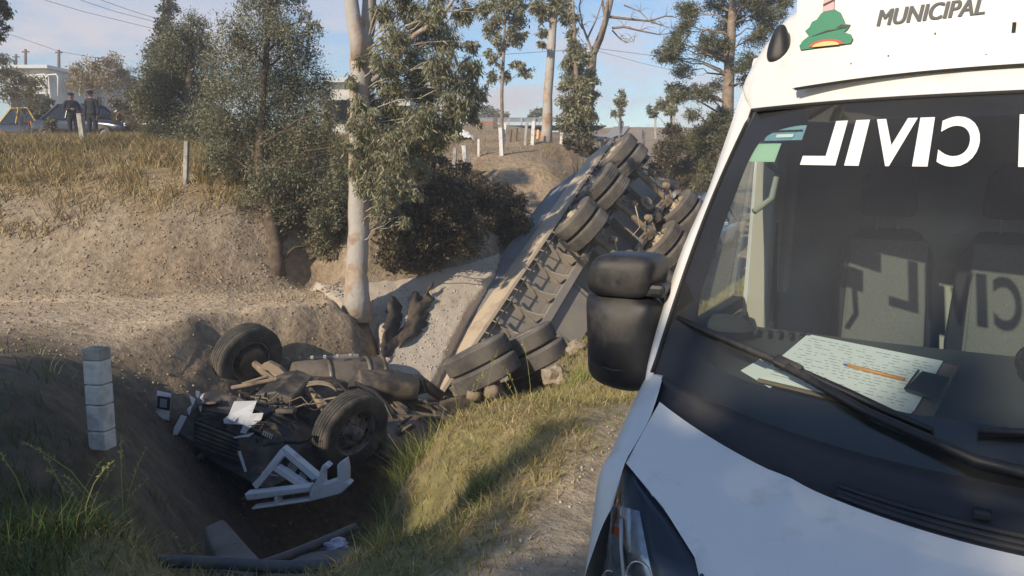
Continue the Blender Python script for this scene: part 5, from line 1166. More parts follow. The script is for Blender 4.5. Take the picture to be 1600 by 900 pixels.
for sg in (-1, 1):
    X = sg * 1.0
    d_ = vp('door', M['white'], lambda mb: mb.box((sg * .985, 1.42, .80), (.05, 1.02, .95)), bevel=.02)
    vp('door_header', M['white'], lambda mb: mb.prism([(sg * .93, 1.75, 2.32), (sg * .93, 1.58, 2.02), (sg * .965, 1.93, 2.02), (sg * .93, 1.93, 2.32)], (sg * -.03, 0, 0)), d_, bevel=.02)
    vp('door_glass', M['clearglass'], lambda mb: mb.add([(sg * .99, .98, 1.275), (sg * .99, 1.93, 1.275), (sg * .93, 1.93, 2.10), (sg * .945, 1.60, 2.05)], [(0, 1, 2, 3)]), d_)
    vp('window_frame', M['rubber'], lambda mb: (mb.beam((sg * .985, .95, 1.285), (sg * .985, 1.94, 1.285), .045, .05), mb.beam((sg * .983, 1.22, 1.29), (sg * .965, 1.24, 1.66), .03, .03), mb.beam((sg * .985, .98, 1.28), (sg * .925, 1.62, 2.06), .04, .04)), d_)
    vp('door_trim', M['dash'], lambda mb: (mb.box((sg * .94, 1.4, .85), (.05, .95, .82)), mb.box((sg * .88, 1.4, 1.05), (.10, .5, .06))), d_, bevel=.02)
    b_ = vp('door_pillar', M['cream'], lambda mb: (mb.prism([(sg * .97, 1.93, .4), (sg * .97, 2.14, .4), (sg * .92, 2.14, 2.3), (sg * .92, 1.93, 2.3)], (sg * -.09, 0, 0)), mb.prism([(sg * .93, 2.20, 1.3), (sg * .93, 2.29, 1.3), (sg * .90, 2.29, 2.2), (sg * .90, 2.20, 2.2)], (sg * -.10, 0, 0))), bevel=.012)
    vp('belt', M['seat'], lambda mb: mb.beam((sg * .86, 2.0, 2.05), (sg * .84, 2.02, 1.2), .05, .006, (sg, 0, 0)), b_)
    vp('side_panel', M['white'], lambda mb: mb.prism([(sg * 1.0, 1.95, .35), (sg * 1.0, 5.8, .35), (sg * 1.01, 5.8, 1.3), (sg * .90, 5.8, 2.50), (sg * .90, 2.3, 2.48), (sg * .93, 1.95, 2.30)], (sg * -.03, 0, 0)))
    # wing mirror
    mr = vp('wing_mirror', M['blackpl'], lambda mb: mb.add([(sg * x, y, z) for x, y, z in (
        (1.035, .92, 1.085), (1.272, .93, 1.095), (1.300, 1.0, 1.20), (1.305, .98, 1.42), (1.285, .95, 1.47), (1.03, .93, 1.47), (.995, .92, 1.40), (.995, .92, 1.2),
        (1.035, 1.08, 1.085), (1.272, 1.08, 1.095), (1.295, 1.10, 1.20), (1.300, 1.10, 1.42), (1.285, 1.08, 1.47), (1.03, 1.08, 1.47), (.995, 1.08, 1.40), (.995, 1.08, 1.2),
        (1.07, .865, 1.19), (1.235, .868, 1.19), (1.25, .87, 1.41), (1.06, .868, 1.41))],
        [(16, 17, 18, 19), (0, 1, 17, 16), (1, 2, 17), (2, 3, 18, 17), (3, 4, 18), (4, 5, 19, 18), (5, 6, 19), (6, 7, 16, 19), (7, 0, 16),
         (0, 8, 9, 1), (1, 9, 10, 2), (2, 10, 11, 3), (3, 11, 12, 4), (4, 12, 13, 5), (5, 13, 14, 6), (6, 14, 15, 7), (7, 15, 8, 0), (8, 15, 14, 13, 12, 11, 10, 9)]), sm=True, sub=3)
    def cap(mb):
        for y0_, s_, in ((0, 1),):
            pass
        def f(u, v):
            t = u * math.pi; a = v * 2 * math.pi; n_ = .42
            sp = lambda q: math.copysign(abs(q) ** n_, q)
            x = sp(math.cos(a)) * abs(math.sin(t)) ** n_; z = -math.cos(t); z = math.copysign(abs(z) ** .6, z); y = sp(math.sin(a)) * abs(math.sin(t)) ** n_
            return (sg * (1.140 + .120 * x - .012 * z), .985 + .115 * y, 1.516 + .074 * z)
        mb.grid(f, 20, 32)
    vp('mirror_cap', M['blackpl'], cap, mr, sm=True)
    vp('mirror_arm', M['blackpl'], lambda mb: (mb.beam((sg * 1.25, .955, 1.478), (sg * .985, .96, 1.475), .11, .045, (0, 0, 1)), mb.beam((sg * 1.1, .99, 1.20), (sg * .985, .99, 1.22), .10, .12, (0, 0, 1))), mr, bevel=.014)
    vp('mirror_trim', M['cowl'], lambda mb: mb.tube([(sg * 1.04, .905, 1.20), (sg * 1.15, .875, 1.195), (sg * 1.24, .91, 1.20)], .004, 5), mr)
    vp('mirror_glass', M['chrome'], lambda mb: mb.box((sg * 1.145, 1.093, 1.30), (.20, .006, .26)), mr)
    for yw in (.62, 4.65):
        c = Vector((sg * .90, yw, .34)); w_ = link('wheel', TYV, van, local=True, M=Matrix.Translation(c) @ frame_from_axis((sg, 0, 0)).to_4x4()) if 'TYV' in globals() else None
        if w_ is None:
            globals()['TYV'] = tyre_mesh('tyre', .34, .225, M['tyre'], 4); globals()['RIMV'] = rim_mesh('rim', .36, .20, M['steel'], holes=8)
            w_ = link('wheel', TYV, van, local=True, M=Matrix.Translation(c) @ frame_from_axis((sg, 0, 0)).to_4x4())
        link('rim', RIMV, w_, local=True)
    vp('marker_pod', M['blackpl'], lambda mb: mb.grid(lambda u, v: (sg * (.815 + (.055 - .03 * (1 - math.cos(u * math.pi)) / 2) * math.sin(u * math.pi) ** .6 * math.cos(v * 6.2832)), 1.70 - .012 + .02 * math.cos(u * math.pi) * -1 + .03 * math.sin(u * math.pi) ** .6 * math.sin(v * 6.2832), 2.355 - .075 * math.cos(u * math.pi)), 14, 20), sm=True)
vp('rear_doors', M['white'], lambda mb: mb.box((0, 5.82, 1.42), (1.86, .05, 2.1)), bevel=.02)
vp('underbody', M['darkcavity'], lambda mb: mb.box((0, 3.1, .40), (1.84, 5.2, .10)))
# roof sign board
def bq(x, z, dy=0.): return Vector((x, 1.345 + .075 * (x / .72) ** 2 + .10 * (z - 2.2) + dy, z))
def zlow(x): return 2.192 - .034 * (abs(x) / .72) ** 2.2
def boardf(mb):
    NX = 36
    for dy in (0, .05):
        for i in range(NX + 1):
            x = -.712 + 1.424 * i / NX
            for z in (zlow(x), zlow(x) + .012, 2.3, 2.45, 2.60, 2.66): mb.v.append(tuple(bq(x, z, dy)))
    n = 6; o = (NX + 1) * n
    for i in range(NX):
        for j in range(n - 1):
            a = i * n + j; mb.f += [(a, a + n, a + n + 1, a + 1), (o + a + 1, o + a + n + 1, o + a + n, o + a)]
        a = i * n; mb.f += [(a, o + a, o + a + n, a + n), (a + 5, a + n + 5, o + a + n + 5, o + a + 5)]
    for j in range(n - 1): a = j; b = NX * n + j; mb.f += [(a, a + 1, o + a + 1, o + a), (b, o + b, o + b + 1, b + 1)]
    mb.m = [0] * len(mb.f)
bd = vp('roof_board', M['board'], boardf, angle=35)
vp('board_gap_shadow', M['rubber'], lambda mb: mb.tube([bq(-.70 + 1.4 * i / 30, zlow(-.70 + 1.4 * i / 30) - .004, .004) for i in range(31)], .0055, 6), bd)  # black tube draws the shadow in the gap under the board
for sg in (-1, 1): vp('board_side', M['board'], lambda mb: mb.prism([bq(sg * .712, 2.16, .03), bq(sg * .712, 2.66, .03), Vector((sg * .66, 2.0, 2.66)), Vector((sg * .66, 2.0, 2.50)), Vector((sg * .70, 1.62, 2.32))], (sg * -.02, 0, 0)), bd)
def board_text(body, x0, x1, z0a, z0b, hgt, slant, m, bold):
    v, f = text_mesh(body, bold); mb = MB()
    [mb.add([bq(lerp(x0, x1, x) + slant * y + dx, lerp(z0a, z0b, x) + hgt * y, -.004 - dl) for x, y, _ in v], f) for dx, dl in ((0, 0), (.0016, .0004), (-.0016, .0008), (.0032, .0012))]; return mb.build('lettering', m, bd, local=True)
board_text('MUNICIPAL', -.447, -.148, 2.342, 2.348, .052, .008, M['greyink'], .0)
def shape(pts, m, name='emblem', lift=-.004, cx=-.604, cz=2.30, s=1.0):
    mb = MB(); mb.prism([bq(cx + x * s, cz + z * s, lift) for x, z in pts], (0, -.0015, 0)); return mb.build(name, m, bd, local=True)
def ell(cx, cz, rx, rz, n=28, a0=0, a1=6.2832, wob=0): return [(cx + rx * math.cos(a) * (1 + wob * math.sin(5 * a)), cz + rz * math.sin(a) * (1 + wob * math.sin(5 * a))) for a in np.linspace(a0, a1, n, endpoint=(a1 < 6.28))]
base_o = [(-.082, -.012), (.080, -.006), (.086, .008), (.078, .024), (.055, .034), (.066, .042), (.074, .056), (.058, .060), (.052, .075), (.040, .098), (.020, .112), (-.004, .114), (-.024, .104), (-.036, .086), (-.052, .080), (-.058, .064), (-.072, .052), (-.058, .034), (-.078, .020), (-.088, .004)]
shape([(x * 1.02, z * 1.02 - .001) for x, z in base_o], M['gl_dark'], lift=-.003)
shape(base_o, M['gl_green'], lift=-.0055)
shape(ell(0, -.006, .056, .022, 20, 0, math.pi), M['gl_red'], lift=-.008); shape(ell(0, -.007, .044, .015, 20, 0, math.pi), M['gl_yel'], lift=-.0105)
shape([(-.02, .110), (.018, .113), (.016, .20), (-.016, .20)], M['gl_pink'], lift=-.006); shape([(-.018, .128), (.017, .142), (.017, .148), (-.018, .135)], M['gl_dark'], lift=-.0085)
shape([(.03, .050), (.062, .045), (.07, .054), (.045, .060)], M['gl_dark'], lift=-.0075); shape([(-.05, .030), (0, .040), (.05, .046), (0, .046)], M['gl_dark'], lift=-.0075)
vp('slot', M['rubber'], lambda mb: mb.box(bq(-.065, 2.30, -.002), (.010, .006, .030)), bd)
for q in range(4): vp('stain_spot', M['bark_dark'], lambda mb: mb.box(bq(random.uniform(-.62, -.1), random.uniform(2.21, 2.33), -.001), (random.uniform(.002, .006), .003, random.uniform(.002, .008))), bd)
# cabin
ca = vp('dashboard', M['dash'], lambda mb: mb.grid(lambda u, v: (lerp(-.93, .93, u), lerp(.56, 1.03, v) + .10 * abs(lerp(-1, 1, u)) ** 2.3, lerp(1.185, 1.355, v) - .02 * math.sin(math.pi * v) + (.035 if (u > .44 and v > .6) else 0) * 0), 40, 12), sm=True)
vp('dash_face', M['dash'], lambda mb: mb.grid(lambda u, v: (lerp(-.93, .93, u), 1.03 + .10 * abs(lerp(-1, 1, u)) ** 2.3 + .06 * math.sin(math.pi * v), lerp(1.355, .75, v)), 30, 10), ca, sm=True)
vp('air_vent', M['blackpl'], lambda mb: [mb.box((-.74 + i * .035, 1.02, 1.352), (.012, .05, .012)) for i in range(6)], ca)
vp('speaker_pod', M['dash'], lambda mb: mb.grid(lambda u, v: (-.80 + .09 * math.sin(u * math.pi / 2) * math.cos(v * 6.2832), .99 + .07 * math.sin(u * math.pi / 2) * math.sin(v * 6.2832), 1.36 + .045 * math.cos(u * math.pi / 2)), 8, 20), ca, sm=True)
vp('cabin_floor', M['darkcavity'], lambda mb: mb.box((0, 1.7, .5), (1.84, 1.5, .04)))
vp('headliner', M['dash'], lambda mb: mb.grid(lambda u, v: (lerp(-.86, .86, u), lerp(1.30, 2.62, v) + (1 - v) * .22 * abs(lerp(-1, 1, u)) ** 2.3, 2.09 + .10 * v), 16, 6), sm=True)
vp('bulkhead', M['panel'], lambda mb: mb.box((0, 2.56, 1.4), (1.84, .03, 1.9)))
vp('grab_handle', M['panel'], lambda mb: mb.tube([W_(-.93, .55) + Vector((.05, .12, 0)), W_(-.93, .60) + Vector((.09, .14, 0)), W_(-.93, .72) + Vector((.08, .14, 0)), W_(-.93, .76) + Vector((.04, .12, 0))], .012, 6), sm=True)
M['seatgrey'] = mat('grey_speckled_seat_fabric', (.155, .157, .148), .95, var=.18, vscale=160, bump=.3, bscale=200)
def seatback(x0, x1, nm):
    def rb(u, v, y):
        return None
    s_ = vp('seat', M['seat'], lambda mb: mb.prism([(x0 + .02, 2.44, .75), (x0, 2.47, 1.1), (x0 + .03, 2.50, 1.50), (x0 + .10, 2.52, 1.60), (x1 - .10, 2.52, 1.60), (x1 - .03, 2.50, 1.50), (x1, 2.47, 1.1), (x1 - .02, 2.44, .75)], (0, -.13, .0)), bevel=.03)
    vp('seat_cushion', M['seat'], lambda mb: mb.box(((x0 + x1) / 2, 2.05, .82), (x1 - x0, .55, .16)), s_, bevel=.04)
    vp('seat_insert', M['seatgrey'], lambda mb: mb.prism([(x0 + .075, 2.305, .86), (x0 + .07, 2.335, 1.1), (x0 + .08, 2.365, 1.56), (x1 - .05, 2.365, 1.56), (x1 - .03, 2.335, 1.1), (x1 - .035, 2.305, .86)], (0, -.02, 0)), s_, bevel=.01)
    vp('headrest', M['seat'], lambda mb: mb.prism([(lerp(x0, x1, .22), 2.47, 1.66), (lerp(x0, x1, .25), 2.45, 1.84), (lerp(x0, x1, .34), 2.44, 1.90), (lerp(x0, x1, .66), 2.44, 1.90), (lerp(x0, x1, .75), 2.45, 1.84), (lerp(x0, x1, .78), 2.47, 1.66)], (0, -.09, 0)), s_, bevel=.03)
    vp('headrest_post', M['steel'], lambda mb: [mb.tube([(lerp(x0, x1, q), 2.43, 1.55), (lerp(x0, x1, q), 2.42, 1.70)], .007, 6) for q in (.4, .6)], s_)
seatback(-.66, -.215, 0); seatback(-.17, .27, 1); seatback(.36, .84, 2)
# things on the dashboard
cl_ = thing('clipboard', 'brown clipboard with handwritten white forms lying on the van dashboard', 'clipboard', M=MW[van.name] @ Matrix.Translation((-.38, .82, 1.29)))
VM = MW[van.name]
Q = [Vector(p) for p in ((-.626, .735, 1.268), (-.538, .985, 1.356), (-.150, .905, 1.330), (-.205, .655, 1.243))]
QN = (Q[1] - Q[0]).cross(Q[3] - Q[0]).normalized(); QN = -QN if QN.z < 0 else QN
def cq(u, v, o_=0.): return VM @ ((Q[0].lerp(Q[3], u)).lerp(Q[1].lerp(Q[2], u), v) + QN * o_)
def wq(name, m, fn, parent, bevel=0, sm=False):
    mb = MB(); fn(mb); return mb.build(name, m, parent, bevel=bevel, smooth=sm)
wq('backing_board', M['board_brown'], lambda mb: mb.prism([cq(-.02, -.03), cq(1.04, -.03), cq(1.04, 1.03), cq(-.02, 1.03)], (0, 0, .005)), cl_)
sh = wq('paper_sheets', M['paper'], lambda mb: [mb.prism([cq(0 + a, 0 + b, .008 + .003 * i), cq(.93 + a, .02 + b, .008 + .003 * i), cq(.94, 1 + b, .008 + .003 * i), cq(.01 + a, .99, .008 + .003 * i)], (0, 0, .0012)) for i, (a, b) in enumerate(((-.03, .0), (0, -.02), (.01, .01)))], cl_)
def lines(mb):
    for r_ in range(17):
        v = .07 + r_ * .052; u = .04
        while u < .86:
            w_ = random.uniform(.015, .06)
            if random.random() < .72: mb.prism([cq(u, v, .0165), cq(u + w_, v, .0165), cq(u + w_, v + .012, .0165), cq(u, v + .012, .0165)], (0, 0, .0003))
            u += w_ + random.uniform(.008, .03)
wq('writing', M['papertext'], lines, sh)
wq('clip', M['clip'], lambda mb: (mb.prism([cq(.84, .30, .02), cq(1.03, .22, .03), cq(1.05, .55, .04), cq(.88, .62, .03)], tuple((VM.to_3x3() @ QN) * .008)), mb.tube([cq(1.0, .15, .03), cq(1.08, .35, .04), cq(1.06, .62, .035)], .003, 5), mb.tube([cq(.84, .28, .03), cq(.85, .66, .03)], .003, 5)), cl_)
pen = thing('pen', 'orange ballpoint pen with blue tip lying on the clipboard papers', 'pen', cq(.5, .5, .02))
pa, pb_ = cq(.395, .52, .022), cq(.80, .48, .024)
wq('barrel', M['orange'], lambda mb: mb.tube([pa.lerp(pb_, .08), pb_], .0045, 8), pen, sm=True)
wq('tip', M['bluelamp'] if False else mat('blue_pen_tip', (.03, .08, .35), .4), lambda mb: mb.tube([pa, pa.lerp(pb_, .08)], [.0012, .0042], 8), pen, sm=True)
wq('print', M['gl_dark'], lambda mb: [mb.box(pa.lerp(pb_, t) + Vector((0, 0, .0042)), (.008, .003, .001)) for t in (.35, .42, .55, .62, .7)], pen)
lp = lambda x, y, z: VM @ Vector((x, y, z))
tag(wq('loose_paper', M['paper'], lambda mb: mb.prism([lp(-.70, .80, 1.272), lp(-.60, .735, 1.249), lp(-.57, .80, 1.272), lp(-.66, .87, 1.297)], (0, 0, .002)), None), 'loose white sheet peeping out left of the clipboard on the dashboard', 'paper')
hm = thing('safety_goggles', 'dark goggles with a lime green strap on the dashboard at the right edge', 'goggles', lp(.06, .90, 1.33))
def gog(sx, sy, sz, ox, oz):
    return lambda mb: mb.grid(lambda u, v: lp(.075 + ox + sx * math.sin(u * math.pi) * math.cos(v * 6.2832), .90 + sy * math.sin(u * math.pi) * math.sin(v * 6.2832), 1.36 + oz + sz * -math.cos(u * math.pi)), 12, 20)
wq('lens', M['carglass'], gog(.085, .06, .062, 0, .012), hm, sm=True)
wq('strap', M['lime'], gog(.075, .066, .018, .02, -.03), hm, sm=True)
# ------------------------------------------------------------------ fence posts
def ground_f(px, py, f0, f1=60):
    f = f0
    while f < f1:
        p = P(px, py, f)
        if p.z < gz1(p.x, p.y) + .02: return f
        f += .1
    return f0
def post(top, bot, f, w, m, label):
    if bot[0] < 560 and bot[0] > 200: f = ground_f(*bot, 12.0, 24)
    a, b = P(*bot, f), P(*top, f); g = gz1(a.x, a.y)
    mb = MB(); a2 = a + (a - b).normalized() * .4; mb.beam(a2, b, w, w * .9, (.2, 1, 0)); mb.beam(b + Vector((0, 0, -.01)), b + Vector((0, 0, .015)), w * 1.06, w * .96, (.2, 1, 0))
    o = mb.build('fence_post', m, None, bevel=.01); tag(o, label, 'post', 'concrete fence posts')
for top, bot, f, w, m, lab in [
    ((125, 178), (133, 236), 20, .14, 'concrete', 'grey fence post in the dry grass before the two policemen'),
    ((292, 222), (290, 286), 15.0, .085, 'concrete', 'grey fence post at the embankment edge under the low juniper'),
    ((430, 262), (430, 298), 13.9, .12, 'postwhite', 'white fence post half hidden in the broad juniper'),
    ((487, 249), (485, 286), 14.0, .10, 'concrete', 'greyish fence post right of the one hidden in the juniper'),
    ((518, 257), (517, 298), 13.9, .10, 'postwhite', 'white fence post just left of the eucalyptus trunk'),
    ((711, 232), (710, 260), 20, .09, 'concrete', 'thin grey post beside the lowest white post on the slope'),
    ((725, 228), (728, 263), 20, .11, 'postwhite', 'lowest white post on the slope above the dark scrub'),
    ((748, 218), (748, 248), 22, .07, 'postwhite', 'thin white post between the lowest post and the leaning pair'),
    ((782, 200), (784, 242), 22, .11, 'postwhite', 'upright white post of the crossed pair on the slope'),
    ((790, 194), (785, 238), 22.1, .08, 'postwhite', 'leaning white post of the crossed pair on the slope'),
    ((823, 192), (821, 224), 24, .09, 'concrete', 'grey post left of the white one beside the tall tan trunk'),
    ((834, 190), (832, 223), 24, .11, 'postwhite', 'white post standing just left of the tall tan trunk'),
    ((878, 204), (877, 225), 25, .10, 'postwhite', 'white post between the tall tan trunk and the column tree'),
    ((920, 216), (918, 232), 28, .12, 'concrete', 'short post at the right foot of the column tree'),
    ((941, 222), (941, 240), 26, .10, 'concrete', 'short post beside the people above the trailer tail'),
    ((1006, 203), (1005, 232), 34, .14, 'concrete', 'grey post right of the raised trailer wheels'),
    ((1024, 182), (1024, 208), 50, .14, 'concrete', 'grey post on the slope below the low leafy sapling'),
    ((1054, 172), (1053, 186), 42, .14, 'concrete', 'farthest grey post on the hill crest by the pine')]:
    post(top, bot, f, w, M[m], lab)
tag(MB().beam(P(808, 200, 25), P(806, 222, 25), .05, .05).build('stick', M['wood']), 'thin wooden stake among the hillside posts', 'stake')
tag(MB().beam(P(799, 203, 25), P(797, 222, 25), .05, .05).build('stick', M['wood']), 'thin wooden stake right beside the crossed white posts', 'stake')
oc = MB(); oc.beam(P(841, 203, 25.5), P(840, 217, 25.5), .07, .06); tag(oc.build('marker_stake', M['orange']), 'orange marker stake left of the tall tan trunk', 'stake')
# ------------------------------------------------------------------ highway on its embankment with guardrail
hw = MB(); hw.beam((-40, 60.6, 4.95), (7, 60.6, 4.95), 6, .1); struct(hw.build('highway', M['asphalt']))
gr = thing('guardrail', 'long steel guardrail along the highway on the skyline', 'guardrail', P(800, 186, 57))
def wr(name, m, fn, parent, bevel=0, sm=False):
    mb = MB(); fn(mb); return mb.build(name, m, parent, bevel=bevel, smooth=sm)
wr('rail', M['steel'], lambda mb: (mb.beam(P(690, 187, 56.5), P(905, 187, 57.5), .08, .32), mb.beam(P(690, 184.5, 56.45), P(905, 184.5, 57.45), .05, .05)), gr)
for i in range(11): x = 695 + i * 20; wr('post', M['steel'], lambda mb: mb.beam(P(x, 184, 57), P(x, 196, 57), .14, .14, (0, 1, 0)), gr)
for x, lab in ((774, 'upright timber gate post left on the skyline rail'),): tag(MB().beam(P(x, 182, 50), P(x, 200, 50), .3, .3, (0, 1, 0)).build('gate_post', M['wood']), lab, 'post')
tag(MB().prism([P(x, y, 55) for x, y in ((738, 190), (770, 190), (770, 203), (738, 203))], (0, .3, 0)).build('rusty_panel', mat('rusty_sheet', (.32, .15, .08), .8, var=.3)), 'rust red panel below the guardrail right of the white sheet', 'panel')
chm = thing('concrete_chute', 'straight pale drainage chute running down the far slope', 'chute', P(940, 222, 36))
wr('channel', M['concrete'], lambda mb: mb.grid(lambda u, v: (lambda p: Vector((p.x + (v - .5) * 1.8, p.y, gz1(p.x + (v - .5) * 1.8, p.y) + .12 + .1 * abs(v - .5))))(P(972, 188, 86).lerp(P(932, 226, 58), u)), 24, 4), chm)
# white sheet heap
wm = MB(); wm.grid(lambda u, v: (lambda p, q: p + Vector((0, .5 * v, -.55 * v * v + (noise.noise(Vector((u * 6, v * 5, 2))) * .18) - .25 * (abs(u - .5) * 2) ** 4)))(P(708, 190, 30).lerp(P(742, 196, 30), u), 0), 24, 1)
sheet = MB()
def shf(u, v):
    p = P(707 + 36 * u, 189 + 6 * u, 30); g = gz1(p.x, p.y); k = math.sin(math.pi * u) ** .5
    return Vector((p.x, p.y + (v - .3) * .9, g - .06 + (.50 - .15 * u) * k * math.sin(math.pi * min(1, v * 1.15 + .05)) ** .6 + .08 * noise.noise(Vector((u * 7, v * 5, 1)))))
sheet.grid(shf, 26, 18); tag(sheet.build('white_sheet', M['whitetarp'], None, smooth=True), 'crumpled white sheet lying on the hill right of the eucalyptus leaves', 'sheet')
rt = MB()
def rtf(u, v):
    p = P(-40 + 88 * u, 180, 27); g = gz1(p.x, p.y); return Vector((p.x, p.y + (v - .3) * 1.4, g - .1 + .42 * math.sin(math.pi * min(1, .06 + .94 * u)) ** .5 * math.sin(math.pi * v) ** .6 + .12 * noise.noise(Vector((u * 6, v * 5, 8)))))
rt.grid(rtf, 26, 16); tag(rt.build('red_tarp', M['redtarp'], None, smooth=True), 'faded red tarpaulin heaped in the grass at the left edge', 'tarp')
# ------------------------------------------------------------------ people
def hand(mb, w, d, sg):
    """palm, four fingers, thumb; w wrist point, d pointing direction"""
    d = d.normalized(); s = Vector((sg, 0, 0)); f_ = d.cross(s).normalized(); s = f_.cross(d).normalized() * sg
    mb.tube([w, w + d * .04, w + d * .085], [.024, .034, .030], 8)
    for i, L_ in enumerate((.062, .074, .068, .052)):
        o = w + d * .08 + f_ * (.024 - .016 * i); mb.tube([o, o + d * L_ * .5, o + d * L_ * .8 - s * .012, o + d * L_ - s * .024], [.0085, .008, .0075, .006], 6)
    o = w + d * .03 + f_ * .026; mb.tube([o, o + d * .028 + f_ * .022, o + d * .058 + f_ * .026], [.011, .010, .008], 6)
def person(label, base, h, rz, top, bot, arms, cap=None, stride=.0, hairm=None, vest=None, lean=0.):
    k = h / 1.75; t = thing('person', label, 'person', base, rz)
    hip, sho = .095, .185
    V_ = {'pel': ((0, 0, .96), .135), 'wai': ((0, 0, 1.10), .125), 'che': ((0, -.01 - lean * .3, 1.32), .145), 'nb': ((0, -lean * .5, 1.46), .075), 'nk': ((0, -lean * .6, 1.53), .055), 'hd': ((0, -.012 - lean * .7, 1.62), .088), 'ht': ((0, -.005 - lean * .7, 1.70), .075)}
    E = [('pel', 'wai'), ('wai', 'che'), ('che', 'nb'), ('nb', 'nk'), ('nk', 'hd'), ('hd', 'ht')]
    hands = []
    for sg, n_ in ((-1, 'l'), (1, 'r')):
        V_['h' + n_] = ((sg * hip, 0, .90), .105); V_['k' + n_] = ((sg * .105, -.03 + sg * stride * .5, .50), .068); V_['a' + n_] = ((sg * .11, .02 + sg * stride, .10), .046); V_['t' + n_] = ((sg * .125, -.15 + sg * stride, .045), .042)
        E += [('pel', 'h' + n_), ('h' + n_, 'k' + n_), ('k' + n_, 'a' + n_), ('a' + n_, 't' + n_)]
        el, wr_ = arms[n_]
        V_['s' + n_] = ((sg * sho, -lean * .4, 1.425), .07); V_['e' + n_] = (el, .048); V_['w' + n_] = (wr_, .033)
        E += [('nb', 's' + n_), ('s' + n_, 'e' + n_), ('e' + n_, 'w' + n_)]; hands.append((Vector(wr_), Vector(wr_) - Vector(el), sg))
    names = list(V_); me = bpy.data.meshes.new('sk'); me.from_pydata([Vector(V_[n_][0]) * k for n_ in names], [(names.index(a), names.index(b)) for a, b in E], [])
    o = bpy.data.objects.new('sk', me); COL.objects.link(o); o.modifiers.new('skin', 'SKIN')
    for i, n_ in enumerate(names):
        d = me.skin_vertices[0].data[i]; r_ = V_[n_][1] * k; d.radius = (r_ * (1.18 if n_ in ('che', 'wai', 'pel') else 1), r_ * (.80 if n_ in ('che', 'wai', 'pel') else 1)); d.use_root = (n_ == 'pel')
    o.modifiers.new('s', 'SUBSURF').levels = 2
    dg = bpy.context.evaluated_depsgraph_get(); body = bpy.data.meshes.new_from_object(o.evaluated_get(dg)); bpy.data.objects.remove(o); bpy.data.meshes.remove(me)
    body.materials.clear()
    for m in (M['skin'], top, bot, M['hair']): body.materials.append(m)
    wl = [h_[0] * k for h_ in hands]
    for p in body.polygons:
        c = p.center; z = c.z / k
        p.material_index = 0 if z > 1.50 else (1 if z > .93 or (abs(c.x) > .19 * k and z > .62) else (2 if z > .09 else 3)); p.use_smooth = True
    b = link('body', body, t, local=True)
    hm_ = MB(); [hand(hm_, w * k, d, sg) for w, d, sg in hands]; hm_.build('hands', M['skin'], t, local=True, smooth=True)
    hc = Vector((0, -.012 - lean * .7, 1.64)) * k
    fc = MB(); fc.tube([hc + Vector((0, -.085, .02)) * k, hc + Vector((0, -.112, -.015)) * k, hc + Vector((0, -.09, -.025)) * k], [.010, .016, .012], 6)
    for sg in (-1, 1): fc.lathe([(-.008, .001), (-.004, .025), (.004, .028), (.008, .001)], hc + Vector((sg * .088, .0, 0)) * k, None, 10)
    fc.build('face', M['skin'], b, local=True, smooth=True)
    ey = MB(); [ey.box(hc + Vector((sg * .034, -.084, .018)) * k, (.022, .012, .010)) for sg in (-1, 1)]; ey.box(hc + Vector((0, -.082, -.05)) * k, (.045, .012, .008)); ey.build('eyes_and_mouth', M['hair'], b, local=True)
    if cap:
        cb = MB(); cb.lathe([(.0, .104), (.045, .108), (.075, .095), (.095, .05), (.098, .001)], hc + Vector((0, .0, .035)) * k, Matrix.Rotation(R(-90), 3, 'Y'), 20)
        cb.prism([hc + Vector((math.sin(a) * .10, -.06 - math.cos(a) * .11, .045 - .02 * math.cos(a))) * k for a in np.linspace(-1.3, 1.3, 9)], (0, 0, .008)); cb.build('cap', cap, t, local=True, smooth=False)
    else:
        hb = MB(); hb.grid(lambda u, v: hc + Vector((.098 * math.sin(u * 1.75) * math.cos(v * 6.2832), .015 + .105 * math.sin(u * 1.75) * math.sin(v * 6.2832), .015 + .10 * math.cos(u * 1.75))) * k, 8, 18); hb.build('hair', M['hair'], t, local=True, smooth=True)
    if vest:
        vb = MB(); vb.grid(lambda u, v: Vector((.205 * math.cos(v * 6.2832) * (1 - .12 * u), -.01 + .145 * math.sin(v * 6.2832), lerp(1.02, 1.42, u))) * k, 6, 20); vb.build('vest', vest, t, local=True, smooth=True)
    if top is M['navy']:
        bl = MB(); bl.lathe([(-.025, .150), (-.025, .165), (.025, .165), (.025, .150)], Vector((0, 0, 1.0)) * k, Matrix.Rotation(R(-90), 3, 'Y') @ Matrix.Diagonal((1, .95, 1.12)), 20); bl.build('belt', M['hair'], t, local=True)
    return t
DN = {'l': ((-.25, .02, 1.14), (-.24, -.06, .90)), 'r': ((.25, .02, 1.14), (.24, -.06, .90))}
FOLD = {'l': ((-.26, -.03, 1.16), (-.06, -.24, 1.18)), 'r': ((.26, .02, 1.15), (.25, -.10, .93))}
b = P(116, 214, 27); b.z = gz1(b.x, b.y) - .02; p1z = b.z
person('policeman in dark uniform and cap, left of the pair on the bank', b, 1.74, R(38), M['navy'], M['navy'], FOLD, M['navy'])
b = P(147, 216, 26.6); b.z = gz1(b.x, b.y) - .02
person('policeman in dark uniform and cap, right of the pair on the bank', b, 1.78, R(-8), M['navy'], M['navy'], DN, M['navy'], stride=.05)
b = P(970, 214, 77); b.z = gz1(b.x, b.y)
person('person in dark top and blue trousers walking on the far slope', b, 1.68, R(190), M['darkcloth'], M['bluecloth'], DN, stride=.12)
b = P(945, 262, 44); b.z = gz1(b.x, b.y)
person('person in dark jacket standing just above the trailer tail', b, 1.7, R(20), M['darkcloth'], M['darkcloth'], DN)
b = P(958, 262, 45); b.z = gz1(b.x, b.y) - .15
